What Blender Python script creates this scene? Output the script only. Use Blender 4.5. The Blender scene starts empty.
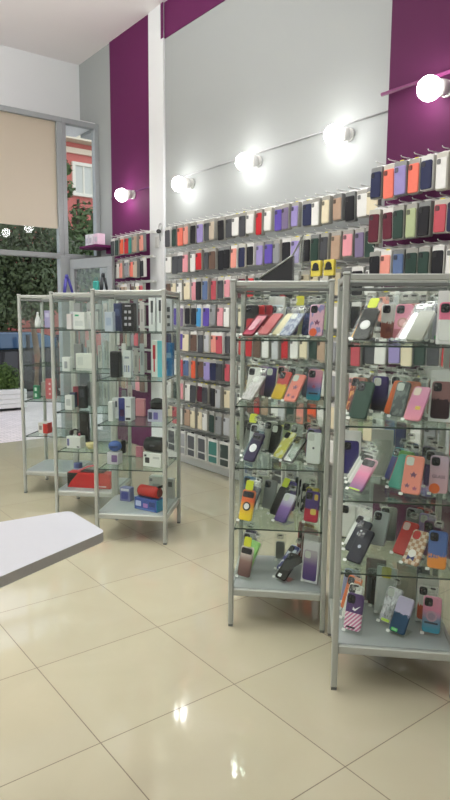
import bpy, math, random
from mathutils import Vector, Matrix
from mathutils.bvhtree import BVHTree

RND = random.Random(11)
SC = bpy.context.scene
COL = SC.collection
PI = math.pi


# ------------------------------------------------------------------ materials
def lin(c):
    out = []
    for x in c[:3]:
        x = x / 255.0
        out.append(x / 12.92 if x <= 0.04045 else ((x + 0.055) / 1.055) ** 2.4)
    return (out[0], out[1], out[2], 1.0)


MC = {}


def base_mat(name):
    m = bpy.data.materials.new(name)
    m.use_nodes = True
    nt = m.node_tree
    return m, nt, nt.nodes['Principled BSDF']


def mix_rgb(nt, fac, a, b, blend='MIX'):
    n = nt.nodes.new('ShaderNodeMix')
    n.data_type = 'RGBA'
    n.blend_type = blend
    for sock, val in ((n.inputs[0], fac), (n.inputs[6], a), (n.inputs[7], b)):
        if hasattr(val, 'is_output'):
            nt.links.new(val, sock)
        else:
            sock.default_value = val
    return n.outputs[2]


def math_n(nt, op, a, b=0.0, c=0.0):
    n = nt.nodes.new('ShaderNodeMath')
    n.operation = op
    for sock, val in zip(n.inputs, (a, b, c)):
        if hasattr(val, 'is_output'):
            nt.links.new(val, sock)
        else:
            sock.default_value = val
    return n.outputs[0]


def solid(c, rough=0.5, metal=0.0, var=0.06, scale=20.0, coat=0.0, spec=0.5):
    key = ('solid', tuple(c), rough, metal, var, scale, coat, spec)
    if key in MC:
        return MC[key]
    m, nt, p = base_mat('mat_solid')
    no = nt.nodes.new('ShaderNodeTexNoise')
    no.inputs['Scale'].default_value = scale
    tc = nt.nodes.new('ShaderNodeTexCoord')
    nt.links.new(tc.outputs['Object'], no.inputs['Vector'])
    a = lin(c)
    b = tuple(x * (1 - var) for x in a[:3]) + (1,)
    nt.links.new(mix_rgb(nt, no.outputs['Fac'], a, b), p.inputs['Base Color'])
    p.inputs['Roughness'].default_value = rough
    p.inputs['Metallic'].default_value = metal
    p.inputs['Coat Weight'].default_value = coat
    p.inputs['Specular IOR Level'].default_value = spec
    MC[key] = m
    return m


def emit(c, s):
    m, nt, p = base_mat('mat_emit')
    p.inputs['Emission Color'].default_value = lin(c)
    p.inputs['Emission Strength'].default_value = s
    p.inputs['Base Color'].default_value = lin(c)
    return m


def design(*d):
    """printed phone case back; generated coordinates run 0..1 over the case"""
    key = ('design',) + d
    if key in MC:
        return MC[key]
    kind = d[0]
    m, nt, p = base_mat('mat_case_' + kind)
    tc = nt.nodes.new('ShaderNodeTexCoord')
    g = tc.outputs['Generated']
    sep = nt.nodes.new('ShaderNodeSeparateXYZ')
    nt.links.new(g, sep.inputs[0])
    X, Z = sep.outputs[0], sep.outputs[2]
    p.inputs['Roughness'].default_value = 0.5
    p.inputs['Specular IOR Level'].default_value = 0.25
    p.inputs['Coat Weight'].default_value = 0.0
    p.inputs['Coat Roughness'].default_value = 0.15
    out = None
    if kind == 'solid':
        no = nt.nodes.new('ShaderNodeTexNoise')
        no.inputs['Scale'].default_value = 6
        nt.links.new(g, no.inputs['Vector'])
        a = lin(d[1])
        out = mix_rgb(nt, no.outputs['Fac'], a, tuple(x * 0.88 for x in a[:3]) + (1,))
    elif kind == 'grad':
        r = nt.nodes.new('ShaderNodeValToRGB')
        cs = d[1:]
        e = r.color_ramp.elements
        e[0].position = 0.1
        e[0].color = lin(cs[0])
        e[1].position = 0.9
        e[1].color = lin(cs[-1])
        for k, c in enumerate(cs[1:-1]):
            q = e.new(0.1 + 0.8 * (k + 1) / (len(cs) - 1))
            q.color = lin(c)
        nt.links.new(Z, r.inputs[0])
        out = r.outputs[0]
    elif kind == 'blob':                       # soft printed shapes of colour 2 on colour 1
        vo = nt.nodes.new('ShaderNodeTexNoise')
        vo.inputs['Scale'].default_value = d[3]
        vo.inputs['Detail'].default_value = 1.0
        nt.links.new(g, vo.inputs['Vector'])
        f = math_n(nt, 'GREATER_THAN', vo.outputs['Fac'], d[4] if len(d) > 4 else 0.55)
        out = mix_rgb(nt, f, lin(d[1]), lin(d[2]))
    elif kind == 'split':                      # colour 1 below z = d[3], colour 2 above
        no = nt.nodes.new('ShaderNodeTexNoise')
        no.inputs['Scale'].default_value = 9
        nt.links.new(g, no.inputs['Vector'])
        zz = math_n(nt, 'ADD', Z, math_n(nt, 'MULTIPLY', math_n(nt, 'SUBTRACT', no.outputs['Fac'], 0.5), d[4]))
        f = math_n(nt, 'GREATER_THAN', zz, d[3])
        out = mix_rgb(nt, f, lin(d[1]), lin(d[2]))
    elif kind == 'check':
        ch = nt.nodes.new('ShaderNodeTexChecker')
        mp = nt.nodes.new('ShaderNodeMapping')
        mp.inputs['Scale'].default_value = (1, 0.01, 2)
        nt.links.new(g, mp.inputs[0])
        nt.links.new(mp.outputs[0], ch.inputs['Vector'])
        ch.inputs['Scale'].default_value = d[3]
        ch.inputs['Color1'].default_value = lin(d[1])
        ch.inputs['Color2'].default_value = lin(d[2])
        out = ch.outputs[0]
    elif kind == 'stripe':                     # diagonal stripes in the lower part, gradient above
        s = math_n(nt, 'FRACT', math_n(nt, 'MULTIPLY', math_n(nt, 'ADD', X, math_n(nt, 'MULTIPLY', Z, -1.8)), 4.5))
        f = math_n(nt, 'GREATER_THAN', s, 0.55)
        f2 = math_n(nt, 'MULTIPLY', f, math_n(nt, 'LESS_THAN', Z, 0.48))
        lowz = math_n(nt, 'GREATER_THAN', Z, 0.48)
        b = mix_rgb(nt, lowz, lin(d[1]), lin(d[2]))
        out = mix_rgb(nt, f2, b, lin(d[3]))
    elif kind == 'glitter':
        vo = nt.nodes.new('ShaderNodeTexVoronoi')
        vo.inputs['Scale'].default_value = 12
        nt.links.new(g, vo.inputs['Vector'])
        r = nt.nodes.new('ShaderNodeValToRGB')
        r.color_ramp.elements[0].color = lin(d[1])
        r.color_ramp.elements[1].color = lin(d[2])
        nt.links.new(vo.outputs['Color'], r.inputs[0])
        out = r.outputs[0]
        p.inputs['Roughness'].default_value = 0.2
        p.inputs['Metallic'].default_value = 0.4
    nt.links.new(out, p.inputs['Base Color'])
    MC[key] = m
    return m


def clear(tint=(240, 245, 242), haze=0.06, gloss=0.10, rough=0.12, name='mat_clear', hazecol=(225, 228, 222), cap=0.3):
    """thin clear sheet: see-through, a little gloss and a little haze"""
    key = ('clear', tint, haze, gloss, rough, hazecol)
    if key in MC:
        return MC[key]
    m = bpy.data.materials.new(name)
    m.use_nodes = True
    nt = m.node_tree
    nt.nodes.clear()
    out = nt.nodes.new('ShaderNodeOutputMaterial')
    tr = nt.nodes.new('ShaderNodeBsdfTransparent')
    tr.inputs[0].default_value = lin(tint)
    gl = nt.nodes.new('ShaderNodeBsdfGlossy')
    gl.inputs['Roughness'].default_value = rough
    gl.inputs['Color'].default_value = (1, 1, 1, 1)
    df = nt.nodes.new('ShaderNodeBsdfDiffuse')
    df.inputs[0].default_value = lin(hazecol)
    fr = nt.nodes.new('ShaderNodeLayerWeight')
    fr.inputs[0].default_value = 0.25
    f = math_n(nt, 'MULTIPLY_ADD', fr.outputs['Fresnel'], gloss * 3.0, gloss * 0.2)
    f = math_n(nt, 'MINIMUM', f, cap)
    m1 = nt.nodes.new('ShaderNodeMixShader')
    m2 = nt.nodes.new('ShaderNodeMixShader')
    m1.inputs[0].default_value = haze
    nt.links.new(tr.outputs[0], m1.inputs[1])
    nt.links.new(df.outputs[0], m1.inputs[2])
    nt.links.new(f, m2.inputs[0])
    nt.links.new(m1.outputs[0], m2.inputs[1])
    nt.links.new(gl.outputs[0], m2.inputs[2])
    nt.links.new(m2.outputs[0], out.inputs[0])
    MC[key] = m
    return m


# ------------------------------------------------------------------ mesh builder
class MB:
    def __init__(s):
        s.v = []
        s.f = []
        s.mi = []
        s.sm = []

    def add(s, vs, fs, mi=0, smooth=False):
        o = len(s.v)
        s.v += [tuple(x) for x in vs]
        for f in fs:
            s.f.append([i + o for i in f])
            s.mi.append(mi)
            s.sm.append(smooth)
        return s

    def box(s, x0, x1, y0, y1, z0, z1, mi=0, b=0.0):
        if b <= 0:
            vs = [(x, y, z) for z in (z0, z1) for y in (y0, y1) for x in (x0, x1)]
            fs = [(0, 2, 3, 1), (4, 5, 7, 6), (0, 1, 5, 4), (2, 6, 7, 3), (0, 4, 6, 2), (1, 3, 7, 5)]
            return s.add(vs, fs, mi)
        # chamfered box
        vs = []
        idx = {}
        for ix, x in enumerate((x0, x1)):
            for iy, y in enumerate((y0, y1)):
                for iz, z in enumerate((z0, z1)):
                    sx, sy, sz = (1 - 2 * ix) * b, (1 - 2 * iy) * b, (1 - 2 * iz) * b
                    for a, p in enumerate(((x, y + sy, z + sz), (x + sx, y, z + sz), (x + sx, y + sy, z))):
                        idx[ix, iy, iz, a] = len(vs)
                        vs.append(p)
        fs = []
        for i in (0, 1):
            q = [idx[i, a, c, 0] for a, c in ((0, 0), (1, 0), (1, 1), (0, 1))]
            fs.append(q if i else q[::-1])
            q = [idx[a, i, c, 1] for a, c in ((0, 0), (1, 0), (1, 1), (0, 1))]
            fs.append(q[::-1] if i else q)
            q = [idx[a, c, i, 2] for a, c in ((0, 0), (1, 0), (1, 1), (0, 1))]
            fs.append(q if i else q[::-1])
        for i in (0, 1):
            for j in (0, 1):
                fs.append([idx[i, j, 0, 0], idx[i, j, 1, 0], idx[i, j, 1, 1], idx[i, j, 0, 1]])
                fs.append([idx[i, 0, j, 0], idx[i, 1, j, 0], idx[i, 1, j, 2], idx[i, 0, j, 2]])
                fs.append([idx[0, i, j, 1], idx[1, i, j, 1], idx[1, i, j, 2], idx[0, i, j, 2]])
        for i in (0, 1):
            for j in (0, 1):
                for k in (0, 1):
                    fs.append([idx[i, j, k, 0], idx[i, j, k, 1], idx[i, j, k, 2]])
        return s.add(vs, fs, mi)

    def slab(s, poly, y0, y1, mi=0, b=0.0):
        """extrude an (x, z) outline from y0 (front) to y1 (back), front edge chamfered by b"""
        n = len(poly)
        cx = sum(p[0] for p in poly) / n
        cz = sum(p[1] for p in poly) / n
        rings = []
        if b > 0:
            w = max(abs(p[0] - cx) for p in poly)
            h = max(abs(p[1] - cz) for p in poly)
            rings.append([(cx + (p[0] - cx) * (1 - b / w), y0, cz + (p[1] - cz) * (1 - b / h)) for p in poly])
            rings.append([(p[0], y0 + b, p[1]) for p in poly])
        else:
            rings.append([(p[0], y0, p[1]) for p in poly])
        rings.append([(p[0], y1, p[1]) for p in poly])
        vs = [q for r in rings for q in r]
        fs = [list(range(n))]
        for k in range(len(rings) - 1):
            for i in range(n):
                j = (i + 1) % n
                fs.append([k * n + i, (k + 1) * n + i, (k + 1) * n + j, k * n + j])
        fs.append([(len(rings) - 1) * n + i for i in range(n)][::-1])
        return s.add(vs, fs, mi)

    def prism(s, poly, z0, z1, mi=0, mis=None):
        n = len(poly)
        vs = [(x, y, z0) for x, y in poly] + [(x, y, z1) for x, y in poly]
        s.add(vs, [list(range(n))[::-1], list(range(n, 2 * n))], mi)
        return s.add(vs, [[i, (i + 1) % n, n + (i + 1) % n, n + i] for i in range(n)], mi if mis is None else mis)

    def tube(s, pts, r, n=8, mi=0, caps=True):
        pts = [Vector(p) for p in pts]
        rr = r if isinstance(r, (list, tuple)) else [r] * len(pts)
        vs = []
        for k, p in enumerate(pts):
            t = (pts[min(k + 1, len(pts) - 1)] - pts[max(k - 1, 0)]).normalized()
            a = t.cross(Vector((0, 0, 1)))
            if a.length < 1e-3:
                a = t.cross(Vector((0, 1, 0)))
            a.normalize()
            b = t.cross(a)
            for i in range(n):
                w = 2 * PI * i / n
                vs.append(p + (a * math.cos(w) + b * math.sin(w)) * rr[k])
        fs = []
        for k in range(len(pts) - 1):
            for i in range(n):
                j = (i + 1) % n
                fs.append([k * n + i, k * n + j, (k + 1) * n + j, (k + 1) * n + i])
        s.add(vs, fs, mi, True)
        if caps:
            o = len(s.v) - len(vs)
            s.f.append([o + i for i in range(n)][::-1])
            s.f.append([o + (len(pts) - 1) * n + i for i in range(n)])
            s.mi += [mi, mi]
            s.sm += [False, False]
        return s

    def ball(s, c, r, n=12, m=8, mi=0):
        rx, ry, rz = r if isinstance(r, (list, tuple)) else (r, r, r)
        vs = [(c[0], c[1], c[2] - rz)]
        for k in range(1, m):
            ph = -PI / 2 + PI * k / m
            for i in range(n):
                w = 2 * PI * i / n
                vs.append((c[0] + rx * math.cos(ph) * math.cos(w), c[1] + ry * math.cos(ph) * math.sin(w), c[2] + rz * math.sin(ph)))
        vs.append((c[0], c[1], c[2] + rz))
        fs = [[0, 1 + (i + 1) % n, 1 + i] for i in range(n)]
        for k in range(m - 2):
            for i in range(n):
                j = (i + 1) % n
                fs.append([1 + k * n + i, 1 + k * n + j, 1 + (k + 1) * n + j, 1 + (k + 1) * n + i])
        t = len(vs) - 1
        fs += [[1 + (m - 2) * n + i, 1 + (m - 2) * n + (i + 1) % n, t] for i in range(n)]
        return s.add(vs, fs, mi, True)

    def lathe(s, prof, n=16, mi=0, c=(0, 0, 0)):
        vs = []
        for r, z in prof:
            for i in range(n):
                w = 2 * PI * i / n
                vs.append((c[0] + r * math.cos(w), c[1] + r * math.sin(w), c[2] + z))
        fs = []
        for k in range(len(prof) - 1):
            for i in range(n):
                j = (i + 1) % n
                fs.append([k * n + i, k * n + j, (k + 1) * n + j, (k + 1) * n + i])
        fs.append(list(range(n))[::-1])
        fs.append([(len(prof) - 1) * n + i for i in range(n)])
        return s.add(vs, fs, mi, True)

    def mesh(s, name, mats):
        me = bpy.data.meshes.new(name)
        me.from_pydata(s.v, [], s.f)
        for m in mats:
            me.materials.append(m)
        me.polygons.foreach_set('material_index', s.mi)
        me.polygons.foreach_set('use_smooth', s.sm)
        me.update()
        return me


def rrect(w, h, r, n=4, cx=0.0, cz=0.0):
    """rounded rectangle outline in (x, z), seen from the front"""
    pts = []
    for qx, qz, a0 in ((1, 1, 0), (-1, 1, PI / 2), (-1, -1, PI), (1, -1, 1.5 * PI)):
        for k in range(n + 1):
            a = a0 + PI / 2 * k / n
            pts.append((cx + qx * (w / 2 - r) + r * math.cos(a), cz + qz * (h / 2 - r) + r * math.sin(a)))
    return pts[::-1]


def circ(r, n=16, cx=0.0, cz=0.0):
    return [(cx + r * math.cos(-2 * PI * k / n), cz + r * math.sin(-2 * PI * k / n)) for k in range(n)]


def link(name, data, parent=None, loc=(0, 0, 0), rot=(0, 0, 0)):
    o = bpy.data.objects.new(name, data)
    COL.objects.link(o)
    o.location = loc
    o.rotation_euler = rot
    if parent is not None:
        o.parent = parent
    return o


def part(name, mb, mats, parent=None, loc=(0, 0, 0), rot=(0, 0, 0)):
    if not isinstance(mats, (list, tuple)):
        mats = [mats]
    return link(name, mb.mesh(name, mats), parent, loc, rot)


def tag(o, label, cat, group=None):
    o['label'] = label
    o['category'] = cat
    if group:
        o['group'] = group
    return o


def thing(name, label, cat, loc=(0, 0, 0), rot=(0, 0, 0), group=None):
    o = link(name, None, None, loc, rot)
    o.empty_display_size = 0.05
    return tag(o, label, cat, group)


def struct(name, mb, mats, parent=None, loc=(0, 0, 0), rot=(0, 0, 0)):
    o = part(name, mb, mats, parent, loc, rot)
    if parent is None:
        o['kind'] = 'structure'
    return o


def copy_tree(o, parent=None):
    c = o.copy()
    COL.objects.link(c)
    if parent is not None:
        c.parent = parent
    for ch in list(o.children):
        copy_tree(ch, c)
    return c


# ------------------------------------------------------------------ camera
CAM_Z = 1.57
PITCH, YAW, ROLL, FPX = 0.131394, 0.654377, 0.00698, 633.0
cd = Vector((math.sin(YAW) * math.cos(PITCH), math.cos(YAW) * math.cos(PITCH), -math.sin(PITCH)))
cr0 = Vector((math.cos(YAW), -math.sin(YAW), 0))
cu0 = cr0.cross(cd)
cr = cr0 * math.cos(ROLL) + cu0 * math.sin(ROLL)
cu = -cr0 * math.sin(ROLL) + cu0 * math.cos(ROLL)
cam = bpy.data.cameras.new('camera')
cam.sensor_fit = 'VERTICAL'
cam.sensor_height = 36.0
cam.lens = 36.0 * FPX / 800.0
cam.clip_start = 0.05
cam.clip_end = 200
co = bpy.data.objects.new('camera', cam)
COL.objects.link(co)
co.matrix_world = Matrix(((cr.x, cu.x, -cd.x, 0), (cr.y, cu.y, -cd.y, 0), (cr.z, cu.z, -cd.z, CAM_Z), (0, 0, 0, 1)))
SC.camera = co


def bearing(px, pt):
    """signed offset of a point from an image column (used once, to spread goods along a shelf)"""
    q = Vector(pt) - Vector((0, 0, CAM_Z))
    return 225 + FPX * q.dot(cr) / q.dot(cd) - px


# ------------------------------------------------------------------ room
WX = 3.80            # product wall
FY = 7.65            # shop window plane
UY = 8.14            # upper wall above the window
CEIL = 4.81
PX = 3.60            # face of the right purple column

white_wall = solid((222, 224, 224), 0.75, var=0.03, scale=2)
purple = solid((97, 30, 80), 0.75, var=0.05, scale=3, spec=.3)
ceil_m = solid((232, 227, 226), 0.8, var=0.03, scale=1.5)
alu = solid((178, 182, 175), 0.4, metal=0.25, var=0.05, scale=8)
alu_dark = solid((120, 124, 122), 0.45, metal=0.3)
frame_grey = solid((154, 159, 160), 0.45, metal=0.1)
black_m = solid((18, 18, 20), 0.4)
white_m = solid((228, 228, 224), 0.5)
glass = clear((252, 254, 253), 0.004, 0.045, 0.02, 'mat_glass', cap=0.07)
shelf_glass = clear((240, 247, 243), 0.02, 0.10, 0.05, 'mat_shelf_glass', (190, 205, 195))
glass_edge = solid((48, 62, 56), 0.2)
sleeve_m = clear((251, 252, 251), 0.02, 0.022, 0.2, 'mat_clear_pack', cap=.12)
haze_pack = clear((225, 228, 222), 0.42, 0.10, 0.25, 'mat_hazy_pack', (214, 214, 204))
acrylic = clear((246, 249, 247), 0.03, 0.12, 0.05, 'mat_acrylic')


def floor_mat():
    m, nt, p = base_mat('mat_floor_tiles')
    tc = nt.nodes.new('ShaderNodeTexCoord')
    sep = nt.nodes.new('ShaderNodeSeparateXYZ')
    nt.links.new(tc.outputs['Object'], sep.inputs[0])
    S = 0.6308
    g = None
    cells = []
    for k, off in ((0, 1.5859), (1, 3.2493)):
        t = math_n(nt, 'DIVIDE', math_n(nt, 'SUBTRACT', sep.outputs[k], off - 20 * S), S)
        cells.append(math_n(nt, 'FLOOR', t))
        fr = math_n(nt, 'ABSOLUTE', math_n(nt, 'SUBTRACT', math_n(nt, 'FRACT', math_n(nt, 'ADD', t, 0.5)), 0.5))
        l = math_n(nt, 'LESS_THAN', fr, 0.0033)
        g = l if g is None else math_n(nt, 'MAXIMUM', g, l)
    cb = nt.nodes.new('ShaderNodeCombineXYZ')
    nt.links.new(cells[0], cb.inputs[0])
    nt.links.new(cells[1], cb.inputs[1])
    wn = nt.nodes.new('ShaderNodeTexWhiteNoise')
    nt.links.new(cb.outputs[0], wn.inputs[0])
    no = nt.nodes.new('ShaderNodeTexNoise')
    no.inputs['Scale'].default_value = 2.2
    no.inputs['Detail'].default_value = 6
    no.inputs['Distortion'].default_value = 1.2
    nt.links.new(tc.outputs['Object'], no.inputs['Vector'])
    a = mix_rgb(nt, no.outputs['Fac'], lin((191, 186, 160)), lin((178, 172, 146)))
    a = mix_rgb(nt, math_n(nt, 'MULTIPLY', wn.outputs[0], 0.25), a, lin((172, 166, 146)))
    a = mix_rgb(nt, g, a, lin((112, 102, 80)))
    nt.links.new(a, p.inputs['Base Color'])
    r = math_n(nt, 'MULTIPLY_ADD', no.outputs['Fac'], 0.06, 0.035)
    r = math_n(nt, 'MAXIMUM', r, math_n(nt, 'MULTIPLY', g, 0.6))
    nt.links.new(r, p.inputs['Roughness'])
    p.inputs['Specular IOR Level'].default_value = 0.8
    bp = nt.nodes.new('ShaderNodeBump')
    bp.inputs['Strength'].default_value = 0.15
    bp.inputs['Distance'].default_value = 0.002
    nt.links.new(math_n(nt, 'SUBTRACT', 1.0, g), bp.inputs['Height'])
    nt.links.new(bp.outputs[0], p.inputs['Normal'])
    return m


def paver_mat():
    m, nt, p = base_mat('mat_pavers')
    tc = nt.nodes.new('ShaderNodeTexCoord')
    br = nt.nodes.new('ShaderNodeTexBrick')
    nt.links.new(tc.outputs['Object'], br.inputs['Vector'])
    br.inputs['Scale'].default_value = 4
    br.inputs['Color1'].default_value = lin((222, 212, 208))
    br.inputs['Color2'].default_value = lin((206, 197, 193))
    br.inputs['Mortar'].default_value = lin((160, 150, 148))
    br.inputs['Mortar Size'].default_value = 0.015
    nt.links.new(br.outputs['Color'], p.inputs['Base Color'])
    p.inputs['Roughness'].default_value = 0.85
    return m


struct('floor', MB().box(-3.5, WX, -3.2, FY + 0.12, -0.08, 0), floor_mat())
struct('ceiling', MB().box(-3.6, WX + 0.3, -3.3, UY + 0.2, CEIL, CEIL + 0.1), ceil_m)
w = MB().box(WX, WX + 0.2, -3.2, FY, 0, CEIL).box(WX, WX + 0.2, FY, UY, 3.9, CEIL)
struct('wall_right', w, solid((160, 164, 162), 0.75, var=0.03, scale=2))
struct('wall_rear', MB().box(-3.7, -3.5, -3.2, UY, 0, CEIL), white_wall)
struct('wall_back', MB().box(-3.5, WX, -3.4, -3.2, 0, CEIL), white_wall)
w = MB().box(-3.5, WX, UY, UY + 0.15, 3.94, CEIL).box(-3.5, WX, FY + 0.05, UY, 3.94, 3.99).box(-3.5, 0.6, FY - 0.05, FY + 0.1, 0, 3.94)
struct('wall_left', w, white_wall)
# painted strip left of the pillar, pillar, beam, right column
struct('trim_1', MB().box(WX - 0.012, WX, 6.33, 7.262, 0, CEIL), purple)
struct('trim_2', MB().box(3.77, WX, 6.03, 6.33, 0, CEIL, b=0.004), white_wall)
struct('trim_3', MB().box(3.788, WX, 2.9, 6.03, 4.46, CEIL).box(3.768, 3.771, 6.02, 6.07, 4.46, CEIL), purple)
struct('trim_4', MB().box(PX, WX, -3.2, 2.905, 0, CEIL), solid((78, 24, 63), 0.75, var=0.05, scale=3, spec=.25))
struct('baseboard_right', MB().box(3.735, WX, 2.905, 5.95, 0, 0.11, b=0.004), white_m)
struct('trim_5', MB().tube([(WX - 0.008, 2.905, 3.03), (WX - 0.008, 5.95, 3.0)], 0.006, 6), solid((176, 176, 178), 0.6))
struct('trim_6', MB().tube([(PX - 0.03, -1.0, 3.06), (PX - 0.03, 2.94, 3.06)], 0.013, 8), solid((120, 40, 95), 0.5))
struct('trim_7', MB().tube([(WX - 0.02, 6.33, 3.0), (WX - 0.02, 7.26, 3.0)], 0.006, 6), solid((110, 50, 110), 0.6))

# ---- shop window
film_m, nt, p_ = base_mat('mat_frosted_film')
p_.inputs['Base Color'].default_value = lin((214, 205, 188))
p_.inputs['Roughness'].default_value = 0.35
trl = nt.nodes.new('ShaderNodeBsdfTranslucent')
trl.inputs[0].default_value = lin((242, 233, 218))
ms = nt.nodes.new('ShaderNodeMixShader')
ms.inputs[0].default_value = 0.68
nt.links.new(p_.outputs[0], ms.inputs[1])
nt.links.new(trl.outputs[0], ms.inputs[2])
nt.links.new(ms.outputs[0], nt.nodes['Material Output'].inputs[0])


def fr(x0, x1, z0, z1, d=0.05):
    return MB().box(x0, x1, FY - d, FY + d, z0, z1, b=0.006)


def window_unit(name, x0, x1, z0, z1, t, film=None):
    root = struct(name, MB().box(x0, x1, FY - 0.045, FY + 0.045, z1 - t, z1, b=0.005)
                  .box(x0, x1, FY - 0.045, FY + 0.045, z0, z0 + t, b=0.005)
                  .box(x0, x0 + t, FY - 0.045, FY + 0.045, z0 + t, z1 - t, b=0.005)
                  .box(x1 - t, x1, FY - 0.045, FY + 0.045, z0 + t, z1 - t, b=0.005), frame_grey)
    zs = z0 + t if film is None else film
    if zs > z0 + t + 0.01 or film is None:
        struct('pane', MB().box(x0 + t, x1 - t, FY - 0.004, FY + 0.004, z0 + t, zs if film else z1 - t), glass, root)
    if film:
        struct('frosted_film', MB().box(x0 + t, x1 - t, FY - 0.005, FY + 0.005, zs, z1 - t), film_m, root)
    return root


window_unit('window_1', 0.6, 3.30, 2.27, 3.95, 0.06, film=2.63)
window_unit('window_2', 3.30, 3.80, 2.27, 3.95, 0.06)
window_unit('window_3', 0.6, 2.2, 0.0, 2.27, 0.06)
struct('trim_8', MB().box(3.24, 3.37, FY - 0.055, FY + 0.055, 0, 2.30, b=0.006), frame_grey)
# open door leaf, swung inward beside the purple wall
dl = math.atan2(6.93 - FY, 3.52 - 3.37)
dw = 0.82
door = struct('door_1', MB().box(0, dw, -0.025, 0.025, 2.13, 2.25, b=0.005).box(0, dw, -0.025, 0.025, 0.02, 0.16, b=0.005)
              .box(0, 0.09, -0.025, 0.025, 0.16, 2.13, b=0.005).box(dw - 0.09, dw, -0.025, 0.025, 0.16, 2.13, b=0.005),
              frame_grey, None, (3.37, FY - 0.08, 0.005), (0, 0, dl))
part('pane', MB().box(0.09, dw - 0.09, -0.004, 0.004, 0.16, 2.13), glass, door)
part('door_handle', MB().tube([(dw - 0.045, -0.03, 0.95), (dw - 0.045, -0.07, 0.95), (dw - 0.045, -0.07, 1.25), (dw - 0.045, -0.03, 1.25)], 0.012, 8), alu, door)

# ------------------------------------------------------------------ outdoors
struct('pavement', MB().box(-12, 30, FY + 0.12, 11.9, -0.12, -0.02), paver_mat())
struct('road', MB().box(-12, 45, 11.9, 19.5, -0.4, -0.3), solid((120, 118, 116), 0.9, var=0.2, scale=4))
struct('far_pavement', MB().box(-12, 45, 19.5, 60, -0.4, -0.05), solid((150, 150, 140), 0.9, var=0.2, scale=3))

leaf_d = solid((92, 110, 66), 0.6, var=0.85, scale=7)
leaf_m2 = solid((88, 112, 62), 0.7, var=0.5, scale=3)
leaf_b = solid((78, 104, 34), 0.7, var=0.5, scale=8)
leaf_r = solid((150, 84, 70), 0.7, var=0.4, scale=5)
bark = solid((150, 132, 112), 0.9, var=0.3, scale=14)


def foliage(blobs, n, size, seed):
    r = random.Random(seed)
    mb = MB()
    tot = sum(b[3] ** 2 for b in blobs)
    for bx, by, bz, br_ in blobs:
        for _ in range(int(n * br_ ** 2 / tot)):
            d = Vector((r.gauss(0, 1), r.gauss(0, 1), r.gauss(0, 1))).normalized() * br_ * (0.55 + 0.5 * r.random())
            c = Vector((bx, by, bz)) + d
            nrm = (d.normalized() + Vector((r.uniform(-.7, .7), r.uniform(-.7, .7), r.uniform(-.4, .8)))).normalized()
            a = nrm.cross(Vector((r.uniform(-1, 1), r.uniform(-1, 1), r.uniform(-1, 1)))).normalized() * size * r.uniform(.6, 1.3)
            b = nrm.cross(a).normalized() * size * r.uniform(.35, .6)
            mb.add([c - a, c - a * .2 + b, c + a, c - a * .2 - b], [(0, 1, 2, 3)])
    return mb


def tree(name, label, x, y, z0, blobs, n, size, leaf, trunk_r, seed, zg=-0.02, top=None):
    t = thing(name, label, 'tree', (x, y, zg))
    top = top or max(b[2] for b in blobs) - zg
    part('trunk', MB().tube([(0, 0, 0), (0.05, 0, top * .25), (-0.03, 0.02, top * .5), (0, 0, top * .85)],
                            [trunk_r * 1.2, trunk_r, trunk_r * .85, trunk_r * .4], 8), bark, t)
    part('foliage', foliage([(bx, by, bz - zg, br_) for bx, by, bz, br_ in blobs], n, size, seed), leaf, t)
    return t


tree('street_tree', 'young street tree with a bare pale trunk standing behind the planter', 4.45, 11.75, 0,
     [(0, .4, 2.5, .75), (-.8, .5, 2.45, .8), (.7, .6, 2.5, .75), (0.1, .5, 3.3, .8), (-.5, .3, 3.2, .7), (-1.1, .6, 3.1, .7), (.1, .4, 1.85, .35), (-.9, .4, 1.8, .4), (0, -.25, 1.72, .34), (.05, -.2, 2.2, .4), (-.4, -.1, 1.7, .35)],
     12000, 0.055, leaf_d, 0.06, 3)
tree('broad_tree', 'broad dark green tree across the road filling the open doorway', 5.6, 21.6, 0,
     [(0, 0, 2.6, 1.6), (-1.8, 0, 2.4, 1.5), (1.7, 0, 2.7, 1.5), (0, 0.3, 4.0, 1.5), (1, .2, 1.6, 1.1), (-1, 0, 1.5, 1.1)],
     9000, 0.13, leaf_d, 0.2, 5, -0.05)
tree('tall_tree', 'leafy tree in front of the red house seen through the narrow window', 8.7, 18.9, 0,
     [(.3, 0, 3.4, 1.0), (0.1, 0, 2.4, 1.1), (-.6, .2, 3.9, .7), (1.1, 0.2, 3.0, .9), (-.9, .1, 2.6, .9), (1.0, 0.1, 4.5, .5), (.2, .1, 4.6, .5), (-.36, .1, 5.4, .3), (-.42, .1, 6.1, .26), (.8, .1, 3.9, .6), (.2, .1, 3.9, .6)],
     5200, 0.11, leaf_m2, 0.12, 6, -0.3)
tree('red_leafed_tree', 'small reddish leaved tree at the right side of the open doorway', 6.1, 14.75, 0,
     [(0, 0, 2.5, .5), (-.3, 0, 2.9, .4), (.3, 0.1, 2.1, .4)], 700, 0.09, leaf_r, 0.05, 9, -0.3)
tree('garden_tree', 'dark tree left of the broad tree, seen above the parked car', .6, 24.5, 0,
     [(0, 0, 3.0, 2.0), (1.5, 0, 4.2, 1.6), (-1.6, 0, 3.5, 1.8)], 2600, 0.24, leaf_d, 0.2, 12, -0.05)

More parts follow.
